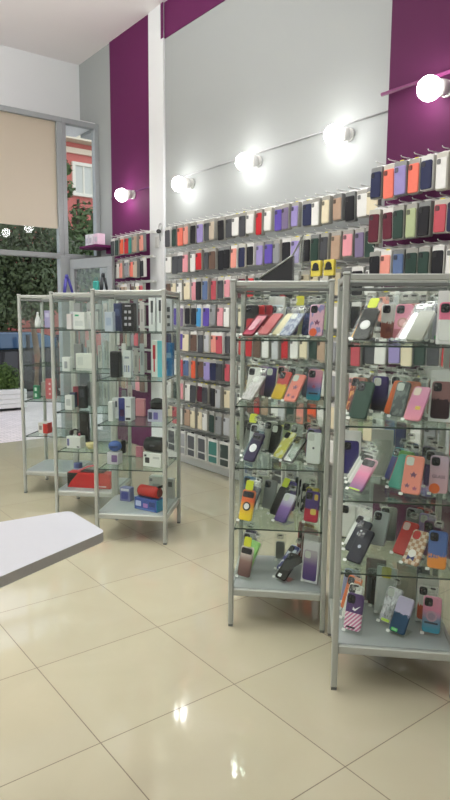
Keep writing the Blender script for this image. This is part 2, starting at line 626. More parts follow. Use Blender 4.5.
# red house across the road
h = thing('red_house', 'salmon red house with white framed window across the road', 'building', (6, 23.6, -0.05))
part('wall', MB().box(0, 9, 0, 6, 0, 8.15), solid((206, 118, 108), 0.85, var=0.12, scale=1), h)
part('roof', MB().box(-.4, 9.4, -.55, 6.4, 8.15, 8.4).box(-.3, 9.3, -.4, 6.3, 8.4, 8.62), solid((226, 214, 190), 0.8), h)
part('string_course', MB().box(0, 9, -.12, 0, 7.75, 7.95), solid((232, 214, 190), 0.8), h)
for wx_, wz in ((4.74, 6.3), (6.6, 6.3), (2.9, 6.3), (4.74, 3.2), (6.6, 3.2)):
    wd = part('window', MB().box(wx_ - .12, wx_, -.1, 0, wz, wz + 1.15).box(wx_ + .7, wx_ + .82, -.1, 0, wz, wz + 1.15)
              .box(wx_, wx_ + .7, -.1, 0, wz + 1.03, wz + 1.15).box(wx_ - .16, wx_ + .86, -.16, 0, wz - .12, wz)
              .box(wx_ + .32, wx_ + .38, -.07, 0, wz, wz + 1.03), solid((236, 230, 214), 0.7), h)
    part('pane', MB().box(wx_, wx_ + .7, -.03, -.005, wz, wz + 1.03), solid((206, 206, 196), 0.3), wd)

# planter with a clipped bush
pl = thing('planter_bush', 'round green bush in a white slatted planter on the pavement', 'plant', (3.5, 10.75, -0.02))
pl.scale = (.84, .84, .92)
pm = MB()
for k in range(4):
    z = 0.05 + k * 0.085
    pm.box(-.36, .36, -.36, .36, z, z + 0.078, b=0.008)
pm.box(-.33, .33, -.33, .33, 0.05, 0.38)
pp = part('planter', pm, solid((224, 222, 216), 0.6), pl)
for x in (-.3, .2):
    part('foot', MB().box(x, x + .1, -.3, .3, 0, .05), solid((60, 60, 60), .7), pp)
part('foliage', foliage([(0, 0, .55, .3), (-.12, .05, .52, .27), (.12, -.05, .52, .27), (0, 0, .62, .25)], 2600, 0.035, 21), leaf_b, pl)

# parked cars
def car(name, label, loc, body_c, glass_c, rz=0):
    t = thing(name, label, 'car', loc, (0, 0, rz))
    low = [(-2.15, .28), (-2.2, .55), (-2.1, .9), (-1.2, 1.08), (1.45, 1.12), (2.0, 1.08), (2.15, .7), (2.12, .3), (1.75, .22), (-1.8, .22)]
    cab = [(-1.1, 1.07), (-.55, 1.36), (-.1, 1.44), (.75, 1.43), (1.25, 1.3), (1.7, 1.1)]
    b = MB()
    b.slab(low[::-1], -.85, .85, 0, .05)
    part('body', b, solid(body_c, .25, var=.03, coat=.6), t)
    part('roof', MB().slab([(-.62, 1.34), (-.1, 1.45), (.75, 1.44), (1.2, 1.32), (.7, 1.38), (-.1, 1.385)][::-1], -.66, .66), solid(body_c, .25, coat=.6), t)
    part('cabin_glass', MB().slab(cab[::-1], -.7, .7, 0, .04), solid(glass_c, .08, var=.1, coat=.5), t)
    for x in (-.35, .55, 1.2):
        part('window_pillar', MB().box(x - .035, x + .035, -.72, -.69, .9, 1.38), solid(body_c, .3), t)
    for x in (-1.35, 1.3):
        for y in (-.82, .64):
            wl = part('wheel', MB().tube([(x, y, .31), (x, y + .18, .31)], .31, 20), solid((25, 25, 26), .8), t)
            part('hub', MB().tube([(x, y - .012, .31), (x, y + .19, .31)], .19, 14), alu, wl)
    for sy in (-.78, .5):
        part('headlight', MB().box(-2.2, -2.08, sy, sy + .28, .58, .72, b=.02), solid((225, 225, 220), .2), t)
    return t


car('black_car', 'black car parked behind the planter with windows reflecting sky', (4.2, 13.6, -0.22), (14, 15, 19), (64, 104, 138))  # reflected sky is put into the blue window colour
tag(part('bollard', MB().lathe([(.05, 0), (.05, .98), (.058, 1.0), (.058, 1.06), (.03, 1.1)], 12, 0, (4.93, 11.6, -0.02)), solid((196, 104, 66), .6)),
    'orange post standing at the pavement edge beside the tree trunk', 'bollard')

# ------------------------------------------------------------------ lamps on the wall
bulb_m = emit((255, 253, 252), 32.0)


def lamp(x_wall, y, z, label):
    t = thing('wall_spotlight', label, 'lamp', (x_wall, y, z), (0, 0, 0), 'wall lamps above the phone cases')
    part('base_plate', MB().tube([(0, 0, 0), (-.02, 0, 0)], .05, 16), white_m, t)
    part('arm', MB().tube([(-.02, 0, 0), (-.045, 0, .0)], .018, 8), white_m, t)
    part('socket', MB().tube([(-.035, -.008, .003), (-.105, .02, -.008)], [.046, .056], 14), white_m, t)
    part('bulb', MB().ball((-.14, .035, -.015), .074, 16, 10), bulb_m, t)


for y, z, lb in ((6.715, 2.968, 'glowing round wall lamp on the left purple wall strip'),
                 (5.53, 2.91, 'glowing round wall lamp nearest the white pillar'),
                 (4.485, 2.937, 'glowing round wall lamp in the middle of the white wall'),
                 (3.42, 2.939, 'glowing round wall lamp on white wall next to right purple column')):
    lamp(WX if y < 6 else WX - .012, y, z, lb)
lamp(PX, 2.45, 2.972, 'glowing round wall lamp on the right purple column')

# ------------------------------------------------------------------ display rails and hanging phone cases
PAL = {'black': (30, 30, 34), 'dark grey': (72, 74, 78), 'navy blue': (38, 44, 76), 'dark green': (44, 66, 58), 'coral': (232, 120, 100),
       'salmon': (226, 150, 135), 'lavender': (150, 138, 190), 'beige': (190, 178, 158), 'white': (225, 225, 220), 'red': (196, 40, 48),
       'purple': (96, 78, 168), 'cream': (222, 212, 182), 'tan': (176, 150, 128), 'pink': (222, 152, 160), 'maroon': (92, 30, 46),
       'sky blue': (70, 150, 205), 'rose': (190, 82, 92), 'grey': (140, 142, 144), 'brown': (104, 82, 70), 'mauve': (122, 110, 140),
       'orange': (226, 96, 60), 'teal': (60, 140, 130), 'pale green': (170, 182, 140), 'steel blue': (92, 112, 150), 'silver': (185, 188, 190)}
ORD = ['first', 'second', 'third', 'fourth', 'fifth', 'sixth', 'seventh', 'eighth', 'ninth', 'tenth', 'eleventh', 'twelfth', 'thirteenth',
       'fourteenth', 'fifteenth', 'sixteenth', 'seventeenth', 'eighteenth', 'nineteenth', 'twentieth', 'twenty-first', 'twenty-second',
       'twenty-third', 'twenty-fourth', 'twenty-fifth', 'twenty-sixth', 'twenty-seventh', 'twenty-eighth']
ROW = ['top', 'second', 'third', 'fourth', 'fifth', 'sixth', 'seventh', 'eighth', 'ninth']
card_m = solid((186, 184, 172), 0.35, var=0.1, coat=.2)
card_w = solid((208, 208, 202), 0.3, var=0.05, coat=.3)
card_k = solid((120, 122, 120), 0.3, var=0.1, coat=.3)
rail_m = solid((222, 223, 219), 0.45)
hook_mesh = MB().tube([(0, 0, 0), (0, -.125, 0), (0, -.134, .007)], .0032, 6).mesh('hook', [rail_m])

PROTO = {}


def hang_meshes(col, w, h, t):
    key = (col, w, h, t)
    if key not in PROTO:
        c = design('solid', PAL[col])
        card = MB().slab(rrect(w, h, .008, 2, 0, -h / 2), -t / 2, t / 2, 0, .002)
        cw, ch = w - .009, h - .036
        case = MB().slab(rrect(cw, ch, .012, 3, 0, -h / 2 - .012), -t / 2 - .008, -t / 2 + .002, 0, .003)
        case.slab(rrect(.026, .03, .006, 2, -cw / 2 + .02, -h / 2 - .012 + ch / 2 - .022), -t / 2 - .0105, -t / 2 - .007, 1)
        tab = MB().slab(rrect(.03, .022, .004, 2, 0, -.002), -.0015, .0015, 0)
        PROTO[key] = (card.mesh('pack_card', [card_m]), case.mesh('phone_case', [c, solid(tuple(int(x * .45) for x in PAL[col]), .3)]),
                      tab.mesh('hang_tab', [card_w]))
    return PROTO[key]


TABC = [card_w, card_w, card_m, solid((226, 216, 50), .5), card_w]
card_g = solid((152, 151, 143), 0.35, var=0.1, coat=.2)
CARDC = [card_m, card_g, card_k, card_g, card_w, card_g]


def rail(name_label, x, y0, y1, z, wall_x, ys):
    t = thing('display_rail', name_label, 'rail', (x, (y0 + y1) / 2, z), (0, 0, 0), 'display rails for hanging phone cases')
    L = (y1 - y0) / 2
    part('rail_bar', MB().box(0, .014, -L, L, -.014, .014, b=.003), rail_m, t)
    br = MB()
    for yy in (-L + .06, 0, L - .06):
        br.box(.01, wall_x - x, yy - .012, yy + .012, -.012, .012)
    part('bracket', br, rail_m, t)
    for y in ys:
        link('hook', hook_mesh, t, (0.002, y - (y0 + y1) / 2, .004), (0, 0, -PI / 2))
    return t


def hang(label, x, y, z, col, i, group, w=.094, h=.205, t=.036):
    w = w * RND.uniform(.92, 1.05)
    w = round(w / .004) * .004
    h = round(h * RND.uniform(.93, 1.04) / .006) * .006
    card, case, tab = hang_meshes(col, w, h, t)
    o = link('hanging_phone_case', card, None, (x - .09 - RND.uniform(0, .03), y, z - .012),
             (0, RND.uniform(-.03, .03), -PI / 2 + RND.uniform(-.14, .16)))
    o.material_slots[0].link = 'OBJECT'
    o.material_slots[0].material = RND.choice(CARDC)
    tag(o, label, 'phone case', group)
    link('phone_case', case, o)
    tb = link('hang_tab', tab, o)
    tb.material_slots[0].link = 'OBJECT'
    tb.material_slots[0].material = RND.choice(TABC)
    return o


MAIN = [
    ['dark grey', 'dark green', 'coral', 'salmon', 'black', 'lavender', 'dark grey', 'beige', 'black', 'dark grey', 'white', 'dark grey', 'white', 'red', 'white', 'purple', 'mauve', 'lavender', 'navy blue', 'white', 'cream', 'tan', 'black', 'white', 'cream', 'black'],
    ['white', 'dark grey', 'dark grey', 'pink', 'white', 'red', 'dark grey', 'brown', 'black', 'black', 'salmon', 'navy blue', 'black', 'lavender', 'purple', 'grey', 'black', 'lavender', 'black', 'dark green', 'dark grey', 'tan', 'pink', 'mauve', 'dark green', 'navy blue'],
    ['brown', 'cream', 'white', 'cream', 'pink', 'black', 'steel blue', 'rose', 'dark grey', 'pink', 'black', 'maroon', 'red', 'dark green', 'white', 'dark grey', 'rose', 'white', 'cream', 'cream', 'white', 'cream', 'grey', 'black', 'white', 'dark grey'],
    ['black', 'purple', 'mauve', 'black', 'black', 'sky blue', 'purple', 'grey', 'pink', 'white', 'grey', 'cream', 'beige', 'dark green', 'black', 'silver', 'white', 'beige', 'navy blue', 'cream', 'pale green', 'white', 'grey', 'black', 'cream', 'white'],
    ['navy blue', 'dark grey', 'purple', 'cream', 'brown', 'dark grey', 'silver', 'salmon', 'rose', 'dark grey', 'dark grey', 'red', 'red', 'brown', 'white', 'silver', 'red', 'white', 'cream', 'dark green', 'tan', 'grey', 'white', 'rose', 'black', 'grey'],
    ['maroon', 'white', 'rose', 'steel blue', 'orange', 'brown', 'lavender', 'navy blue', 'dark grey', 'rose', 'white', 'white', 'black', 'mauve', 'silver', 'cream', 'dark grey', 'red', 'dark green', 'beige', 'white', 'grey', 'tan', 'pink', 'white', 'dark grey'],
    ['white', 'dark green', 'pink', 'white', 'dark grey', 'maroon', 'dark grey', 'black', 'silver', 'cream', 'grey', 'white', 'brown', 'red', 'tan', 'white', 'silver', 'dark green', 'salmon', 'orange', 'white', 'cream', 'grey', 'beige', 'pale green', 'white'],
    ['cream', 'rose', 'white', 'tan', 'cream', 'cream', 'white', 'dark green', 'grey', 'silver', 'white', 'pale green', 'grey', 'white', 'steel blue', 'navy blue', 'grey', 'white', 'silver', 'teal', 'grey', 'white', 'cream', 'beige', 'grey', 'white'],
]
ZR = [2.480, 2.211, 1.942, 1.690, 1.431, 1.170, .926, .668]
RX = 3.70
NO_MAIN = set()
for r, cols in enumerate(MAIN):
    ys = [5.63 - k * .11 for k in range(25)]
    use = [k for k in range(25) if (r, k) not in NO_MAIN]
    rail('white wall display rail, %s from the top between pillar and right column' % ROW[r] if r else 'white wall display rail at the very top of the phone cases',
         RX, 2.93, 5.72, ZR[r] + .012, WX, [ys[k] for k in use])
    for k in use:
        hang('%s phone case, %s from the white pillar, %s rail down on the white wall' % (cols[k], ORD[k], ROW[r]),
             RX, ys[k], ZR[r], cols[k], k, 'phone cases hanging on the white wall')

LEFT = [['dark grey', 'dark green', 'orange', 'red', 'teal', 'tan', 'salmon'],
        ['dark grey', 'white', 'salmon', 'grey', 'coral', 'beige', 'black'],
        ['brown', 'grey', 'tan', 'beige', 'brown', 'cream', 'rose'],
        ['dark grey', 'rose', 'grey', 'brown', 'rose', 'salmon', 'maroon'],
        ['brown', 'white', 'maroon', 'tan', 'grey', 'rose', 'brown'],
        ['rose', 'grey', 'rose', 'red', 'white', 'rose', 'red'],
        ['maroon', 'brown', 'tan', 'rose', 'grey', 'pink', 'brown']]
NO_LEFT = set()
for r, cols in enumerate(LEFT):
    ys = [6.88 - k * .115 for k in range(7)]
    use = [k for k in range(7) if (r, k) not in NO_LEFT]
    rail('left purple wall display rail, %s from the top beside the door' % ROW[r], RX, 6.15, 6.97, ZR[r] + .012, 3.772, [ys[k] for k in use])
    for k in use:
        hang('%s phone case, %s from the door, %s rail down on the left purple wall' % (cols[k], ORD[k], ROW[r]),
             RX, ys[k], ZR[r], cols[k], k, 'phone cases hanging on the left purple wall')

RIGHT = [['navy blue', 'coral', 'lavender', 'coral', 'navy blue', 'white', 'cream', 'black'],
         ['maroon', 'maroon', 'dark green', 'pale green', 'black', 'rose', 'navy blue', 'grey'],
         ['black', 'salmon', 'steel blue', 'dark green', 'dark green', 'black', 'white', 'navy blue'],
         ['grey', 'salmon', 'silver', 'white', 'dark grey', 'silver', 'white', 'black'],
         ['dark grey', 'white', 'lavender', 'cream', 'dark green', 'dark grey', 'red', 'grey'],
         ['dark grey', 'maroon', 'silver', 'grey', 'white', 'rose', 'white', 'dark grey'],
         ['cream', 'white', 'steel blue', 'navy blue', 'white', 'grey', 'silver', 'red'],
         ['grey', 'silver', 'dark grey', 'white', 'red', 'lavender', 'white', 'grey']]
NO_RIGHT = set()
for r, cols in enumerate(RIGHT):
    z = 2.55 - r * .268
    ys = [2.80 - k * .098 for k in range(8)]
    use = [k for k in range(8) if (r, k) not in NO_RIGHT]
    rail('right purple column display rail, %s from the top' % ROW[r], 3.50, 1.6, 2.90, z + .012, PX, [ys[k] for k in use])
    for k in use:
        hang('%s phone case, %s from the left, %s rail down on the right purple column' % (cols[k], ORD[k], ROW[r]),
             3.50, ys[k], z, cols[k], k, 'phone cases hanging on the right purple column', w=.09, h=.21)

# bottom row: larger white-edged boxes with grey windows
rail('lowest white wall display rail carrying the large white-edged packs', RX, 2.93, 5.72, .405, WX, [5.6 - k * .185 for k in range(12)])
big_c = ['dark grey', 'silver', 'dark grey', 'dark grey', 'teal', 'dark green', 'grey', 'steel blue', 'silver', 'dark grey', 'grey', 'silver']
for k in range(12):
    y = 5.6 - k * .185
    c = big_c[k]
    o = part('hanging_accessory_pack', MB().slab(rrect(.15, .245, .012, 3, 0, -.128), -.02, .02, 0, .003), card_w, None, (RX - .1, y, .392), (0, 0, -PI / 2 + RND.uniform(-.1, .12)))
    tag(o, 'large white-edged pack with %s window, %s from the pillar on the lowest rail' % (c, ORD[k]), 'phone accessory', 'large packs on the lowest rail')
    part('window_panel', MB().slab(rrect(.118, .13, .006, 2, 0, -.095), -.0225, -.018), solid(tuple(int(q * .85) for q in PAL[c]), .3), o)
    part('lower_panel', MB().slab(rrect(.118, .06, .006, 2, 0, -.205), -.0225, -.018), solid(tuple(int(q * .8) for q in PAL[c]), .3), o)
    part('hang_tab', MB().slab(rrect(.05, .03, .006, 2, 0, -.006), -.0015, .0015), black_m, o)

# two yellow packs under the second rail, near the black sign
for k, y in enumerate((3.40, 3.27)):
    o = part('yellow_pack', MB().slab(rrect(.1, .115, .008, 2, 0, -.0575), -.012, .012, 0, .002), solid((206, 190, 74), .4), None, (3.46, y, 1.985), (0, 0, -PI / 2))
    tag(o, 'yellow accessory pack with black badge on white wall, %s one of the pair' % ('left' if k == 0 else 'right'), 'phone accessory', 'pair of yellow packs')
    part('badge', MB().slab(circ(.03, 16, 0, -.045), -.0145, -.011), black_m, o)
    part('badge_band', MB().slab(rrect(.07, .018, .004, 2, 0, -.064), -.0165, -.0125), black_m, o)
    part('peg', MB().tube([(0, 0.0, -.006), (0, .3, -.006)], .004, 6), rail_m, o)

# black folded sign board leaning out from the wall
sg = thing('sign_board', 'black folded sign board with silver edge sticking out between phone cases', 'sign', (3.44, 3.65, 1.80))
part('front_panel', MB().add([(0, .38, .08), (0, -.01, .235), (0, -.01, -.1), (.02, .38, .08), (.02, -.01, .235), (.02, -.01, -.1)],
                             [(0, 1, 2), (3, 5, 4), (0, 3, 4, 1), (1, 4, 5, 2), (2, 5, 3, 0)]), black_m, sg)
part('side_panel', MB().add([(0, -.01, .235), (0, -.125, .375), (0, -.115, .12), (0, -.01, -.1), (.02, -.01, .235), (.02, -.125, .375), (.02, -.115, .12), (.02, -.01, -.1)],
                            [(0, 1, 2, 3), (4, 7, 6, 5), (0, 4, 5, 1), (1, 5, 6, 2), (2, 6, 7, 3), (3, 7, 4, 0)]), acrylic, sg)
part('silver_edge', MB().tube([(-.004, .385, .08), (-.004, -.01, .238), (-.004, -.128, .38), (-.004, -.117, .12)], .007, 6), alu, sg)
part('bracket', MB().tube([(.015, -.06, .172), (.26, -.06, .172)], .005, 6), alu, sg)

# little black camera with coiled cable on the pillar
cm = thing('security_camera', 'small black camera with coiled pale cable on the white pillar', 'camera', (3.77, 6.065, 2.485))
part('mount', MB().tube([(0, .03, .0), (-.03, .02, 0)], .012, 8), alu_dark, cm)
part('camera_body', MB().ball((-.04, .01, 0), (.026, .026, .024), 12, 8), black_m, cm)
part('cable', MB().tube([(-.01, .022 + .032 * math.cos(a), .05 + .04 * math.sin(a)) for a in [k * .45 for k in range(15)]] + [(-.004, .03, -.1)], .0045, 6), solid((170, 172, 170), .5), cm)
tag(part('wall_switch', MB().box(3.758, 3.77, 6.12, 6.2, 2.32, 2.44, b=.004).box(3.754, 3.76, 6.14, 6.18, 2.35, 2.41, b=.002), solid((208, 208, 204), .5)),
    'pale switch box on the white pillar below the small black camera', 'switch')

# purple shelf with white boxes by the door
sh = thing('wall_shelf', 'purple wall shelf beside the open door carrying white boxes', 'shelf', (3.66, 7.36, 2.425))
part('shelf_board', MB().box(-.16, .128, -.2, .24, -.03, 0, b=.003), purple, sh)
part('bracket', MB().box(.02, .128, -.15, -.13, -.1, -.03), purple, sh)
for k, (y, c, lb) in enumerate(((7.53, (222, 220, 224), 'white box on the purple shelf, nearest the narrow window'), (7.42, (228, 224, 230), 'white box on the purple shelf, between two other boxes'),
                                (7.27, (236, 206, 224), 'pale pink box on the purple shelf, nearest the phone cases'))):
    o = part('gift_box', MB().box(-.05, .05, -.045, .045, 0, .15 - .005 * k, b=.003), solid(c, .5), None, (3.62, y, 2.425))
    tag(o, lb, 'box', 'boxes on the purple shelf')
    part('printed_label', MB().box(-.052, -.0495, -.03, .03, .04, .1), solid((200, 196, 206), .5), o)

# ------------------------------------------------------------------ glass showcases
S = 0.488
HC = 1.746
SHELF = [1.46, 1.135, .825, .515]      # tops of glass shelves
DECK = .205
A2 = S / math.sqrt(2)
alu_deck = solid((168, 172, 172), 0.45, metal=.1, var=.05)


def make_case():
    t = thing('glass_showcase', 'x', 'display case')
    h_ = S / 2
    p = .0125
    for sx in (-1, 1):
        for sy in (-1, 1):
            cx, cy = sx * (h_ - p), sy * (h_ - p)
            po = part('post', MB().box(cx - p, cx + p, cy - p, cy + p, .012, HC - .012, b=.004), alu, t)
            part('foot_cap', MB().box(cx - p * .9, cx + p * .9, cy - p * .9, cy + p * .9, 0, .012), alu_dark, po)
            part('corner_cap', MB().box(cx - p - .002, cx + p + .002, cy - p - .002, cy + p + .002, HC - .014, HC, b=.004), alu, po)
    i = h_ - 2 * p
    for z0, z1, nm in ((HC - .034, HC - .008, 'top_rail'), (.165, DECK - .004, 'bottom_rail')):
        for sy in (-1, 1):
            y0, y1 = sorted((sy * h_ - sy * .003, sy * h_ - sy * .022))
            part(nm, MB().box(-i, i, y0, y1, z0, z1, b=.004), alu, t)
            part(nm, MB().box(y0, y1, -i, i, z0, z1, b=.004), alu, t)
    for sy in (-1, 1):                                  # slimmer second rail below the top
        y0, y1 = sorted((sy * h_ - sy * .008, sy * h_ - sy * .020))
        part('top_track', MB().box(-i, i, y0, y1, HC - .056, HC - .042, b=.002), alu_dark, t)
        part('top_track', MB().box(y0, y1, -i, i, HC - .056, HC - .042, b=.002), alu_dark, t)
    part('deck', MB().box(-h_ + .024, h_ - .024, -h_ + .02, h_ - .02, DECK - .02, DECK, b=.002), alu_deck, t)
    part('top_glass', MB().box(-h_ + .02, h_ - .02, -h_ + .02, h_ - .02, HC - .04, HC - .035), glass, t)
    j = h_ - .024
    for z in SHELF:
        m = MB().box(-j, j, -j, j, z - .007, z)
        m.mi = [0, 0, 1, 1, 1, 1]
        g = part('glass_shelf', m, [shelf_glass, glass_edge], t)
        c = MB()
        for sx in (-1, 1):
            for sy in (-1, 1):
                c.box(sx * (j - .005) - .006, sx * (j - .005) + .006, sy * (j - .02) - .006, sy * (j - .02) + .006, z - .016, z - .0072)
        part('shelf_clip', c, alu_dark, g)
    part('back_pane', MB().box(-i, i, h_ - .012, h_ - .009, DECK, HC - .056), glass, t)
    part('side_pane', MB().box(-h_ + .009, -h_ + .012, -i, i, DECK, HC - .056), glass, t)
    part('side_pane', MB().box(h_ - .012, h_ - .009, -i, i, DECK, HC - .056), glass, t)
    part('door_pane', MB().box(-i, i, -h_ + .009, -h_ + .012, DECK, HC - .056), glass, t)
    return t


CASES = {1: (1.914, 5.422), 2: (1.886, 4.65), 3: (1.884, 3.941), 4: (1.878, 2.41), 5: (1.886, 1.708)}
CL = {1: 'tall glass showcase nearest the open doorway, mostly empty shelves', 2: 'tall glass showcase with a red box on its deck, second from the doorway',
      3: 'tall glass showcase with red speaker on its deck, third from the doorway', 4: 'tall glass showcase full of phone cases with yellow ringed case, second from right',
      5: 'tall glass showcase full of phone cases at the right edge, nearest the viewer'}
def case_matrix(n, fx, fy):
    e = (WID.get(n, 1.0) - 1) * S / 2 / math.sqrt(2)
    return Matrix.Translation((fx + A2 + e, fy - e, 0)) @ Matrix.Rotation(-PI / 4, 4, 'Z')


WID = {5: 1.055, 3: 1.05}                        # two showcases are a little wider
CASE_M = {n: case_matrix(n, fx, fy) for n, (fx, fy) in CASES.items()}
proto = make_case()
for n, (fx, fy) in CASES.items():
    o = proto if n == 1 else copy_tree(proto)
    o.location = CASE_M[n].to_translation()
    o.rotation_euler = (0, 0, -PI / 4)
    o.scale = (WID.get(n, 1.0), 1, 1)
    o['label'] = CL[n]
    o['group'] = 'glass showcases along the aisle'

def zshelf(k):
    return DECK if k == 5 else SHELF[k - 1]


def spot(case, k, px, v):
    """local point on shelf k, v metres behind the front, at the bearing px"""
    z = zshelf(k)
    lo, hi = 0.0, S
    for _ in range(40):
        mid = (lo + hi) / 2
        if bearing(px, CASE_M[case] @ Vector((mid - S / 2, v - S / 2, z))) < 0:
            lo = mid
        else:
            hi = mid
    return Vector((lo - S / 2, v - S / 2, z))


def clampu(q, m):
    q.x = max(-S / 2 + m, min(S / 2 - m, q.x))
    return q


# ------------------------------------------------------------------ phone case packs in the right-hand showcases
header_m = clear((250, 250, 248), 0.22, 0.06, 0.2, 'mat_header', (226, 226, 220))
YEL = solid((214, 220, 40), .45)
STK = solid((236, 236, 232), .5)
LENS = solid((14, 14, 18), .12, coat=.5)


OCC = {}                                  # what already stands on each shelf, so that packs do not run into each other
TRY = sorted([(dv, dp, dl) for dv in (0, .012, -.012, .025, -.025, .04, -.04, .06, -.06, .08, .1, -.1, .13, -.13, .17, -.17) for dp in (0, 3, -3, 6, -6, 9, -9, 15, -15) for dl in (0, -6, 6, 12)],
             key=lambda q: abs(q[0]) * 100 + abs(q[1]) * .8 + abs(q[2]) * .35)


def slab_tree(m, w, h):
    vs = [m @ Vector((x, y, z)) for z in (0, h) for y in (-.027, 0.0005) for x in (-w / 2, w / 2)]
    fs = [(0, 2, 3, 1), (4, 5, 7, 6), (0, 1, 5, 4), (2, 6, 7, 3), (0, 4, 6, 2), (1, 3, 7, 5)]
    mid = len(vs)
    vs += [m @ Vector((x, -.01, z)) for z in (0.001, h - .001) for x in (-w / 2, w / 2)]
    fs += [(mid, mid + 1, mid + 3, mid + 2)]
    return BVHTree.FromPolygons(vs, fs)


TODO = []


def pack(*a, **kw):
    TODO.append((a, kw))


def build_pack(case, k, px, v, dsg, label, yaw=-36, lean=None, w=.076, h=.157, cam_='sq', camc=None, ring=None, tab=None, sticker=True, sleeve=True,
         frame=None, extra=None, cat='phone case', roll=0, box=None):
    if lean is None:
        lean = 44 if k == 1 else 34
    if yaw <= -30 and lean >= 18 and k >= 2:      # the leaning packs are turned further towards the aisle
        yaw, lean = yaw * (1.12 if k == 2 else 1.3), lean * (1.12 if k == 2 else 1.28)
    hh = h + .058
    best = None
    for dv, dp, dl in TRY:
        ln = max(3, lean + dl)
        vv = max(.085, min(v + dv, S - .022 - hh * math.sin(math.radians(ln)) - .048 * abs(math.sin(math.radians(yaw)))))
        q = spot(case, k, px + dp, vv)
        sy_, sl_ = abs(math.sin(math.radians(yaw))), math.sin(math.radians(ln))
        q.x = max(-S / 2 + .066, min(S / 2 - .066 - hh * sl_ * sy_, q.x))
        m = CASE_M[case] @ Matrix.Translation(q + Vector((0, 0, .003))) @ Matrix.Rotation(math.radians(yaw), 4, 'Z') @ Matrix.Rotation(-math.radians(ln), 4, 'X') @ Matrix.Rotation(math.radians(roll), 4, 'Y')
        tree_ = slab_tree(m, w + .017, hh + .001)
        n_hit = sum(1 for b in OCC.get((case, k), ()) if b.overlap(tree_))
        if best is None or n_hit < best[0]:
            best = (n_hit, m, tree_)
        if n_hit == 0:
            break
    m = best[1]
    OCC.setdefault((case, k), []).append(best[2])
    t = thing('phone_case_pack', label, cat, (0, 0, 0), (0, 0, 0), 'packed phone cases on the showcase shelves')
    t.location = m.to_translation()
    t.rotation_euler = m.to_euler()
    th = .010
    zc = h / 2 + .012
    pw, ph = w + .016, h + .058
    if box:                                   # printed card box instead of a clear sleeve
        part('card_box', MB().slab(rrect(pw, ph, .004, 2, 0, ph / 2), -.016, 0, 0, .001), solid(box, .4), t)
    elif sleeve:
        part('clear_sleeve', MB().slab(rrect(pw, ph, .006, 2, 0, ph / 2), -.015, 0), sleeve_m, t)
        if not tab:
            hd = MB().slab(rrect(.04, .03, .008, 3, 0, ph - .016), -.0175, -.0155, 0)
            hd.slab(rrect(.022, .007, .003, 2, 0, ph - .011), -.018, -.0172, 1)
            part('hang_header', hd, [header_m, black_m], t)
    y0 = -.019 if box else -.013
    if frame:                                 # clear case with a coloured bumper frame
        outer, inner = rrect(w, h, .012, 4, 0, zc), rrect(w - .012, h - .012, .009, 4, 0, zc)
        n = len(outer)
        fm = MB()
        vs = [(x, y0, z) for x, z in outer] + [(x, y0, z) for x, z in inner] + [(x, y0 + th, z) for x, z in outer] + [(x, y0 + th, z) for x, z in inner]
        fs = []
        for i in range(n):
            j = (i + 1) % n
            fs += [[i, j, n + j, n + i], [2 * n + i, 3 * n + i, 3 * n + j, 2 * n + j], [i, 2 * n + i, 2 * n + j, j], [n + i, n + j, 3 * n + j, 3 * n + i]]
        fm.add(vs, fs)
        pc = part('phone_case', fm, solid(frame, .3), t)
        part('clear_back', MB().slab(inner, y0 + .003, y0 + .005), dsg if dsg else acrylic, pc)
    else:
        pc = part('phone_case', MB().slab(rrect(w, h, .013, 4, 0, zc), y0, y0 + th, 0, .003), dsg, t)
    top = zc + h / 2
    if cam_ == 'sq':
        isl = MB().slab(rrect(.034, .036, .009, 3, -w / 2 + .023, top - .025), y0 - .003, y0 + .001, 0)
        for lx, lz in ((-.008, .008), (-.008, -.008), (.008, 0)):
            isl.slab(circ(.0062, 10, -w / 2 + .023 + lx, top - .025 + lz), y0 - .0045, y0 - .002, 1)
        part('camera_island', isl, [camc or solid((40, 40, 46), .25), LENS], pc)
    elif cam_ == 'bar':
        isl = MB().slab(rrect(w - .012, .03, .007, 3, 0, top - .024), y0 - .003, y0 + .001, 0)
        for lx in (-.022, -.006, .012):
            isl.slab(circ(.0075, 10, lx, top - .024), y0 - .0045, y0 - .002, 1)
        part('camera_island', isl, [camc or solid((28, 28, 32), .2), LENS], pc)
    elif cam_ == 'hole':
        part('camera_cutout', MB().slab(rrect(.032, .036, .009, 3, -w / 2 + .023, top - .025), y0 - .0012, y0 + .001), camc or solid((210, 212, 205), .4), pc)
    if ring:
        o_, i_ = circ(.023, 20, 0, zc - .006), circ(.0155, 20, 0, zc - .006)
        mb = MB().slab(o_, y0 - .0016, y0 + .001, 0)
        mb.slab(i_, y0 - .0024, y0, 1)
        part('magnet_ring', mb, [solid(ring[0], .35), solid(ring[1], .35)], pc)
    if tab:
        part('hang_tag', MB().slab(rrect(.044, .05, .008, 3, 0, ph - .022), y0 - .006, y0 - .004), solid(tab, .45), t)
    if sticker:
        part('price_sticker', MB().slab(rrect(.017, .012, .003, 2, -pw / 2 + .012, .008), y0 - .006, y0 - .0035), STK, t)
    if extra:
        for nm, poly, c in extra:
            part(nm, MB().slab([(x, z + zc) for x, z in poly], y0 - .0014, y0 + .001), solid(c, .4), pc)
    return t


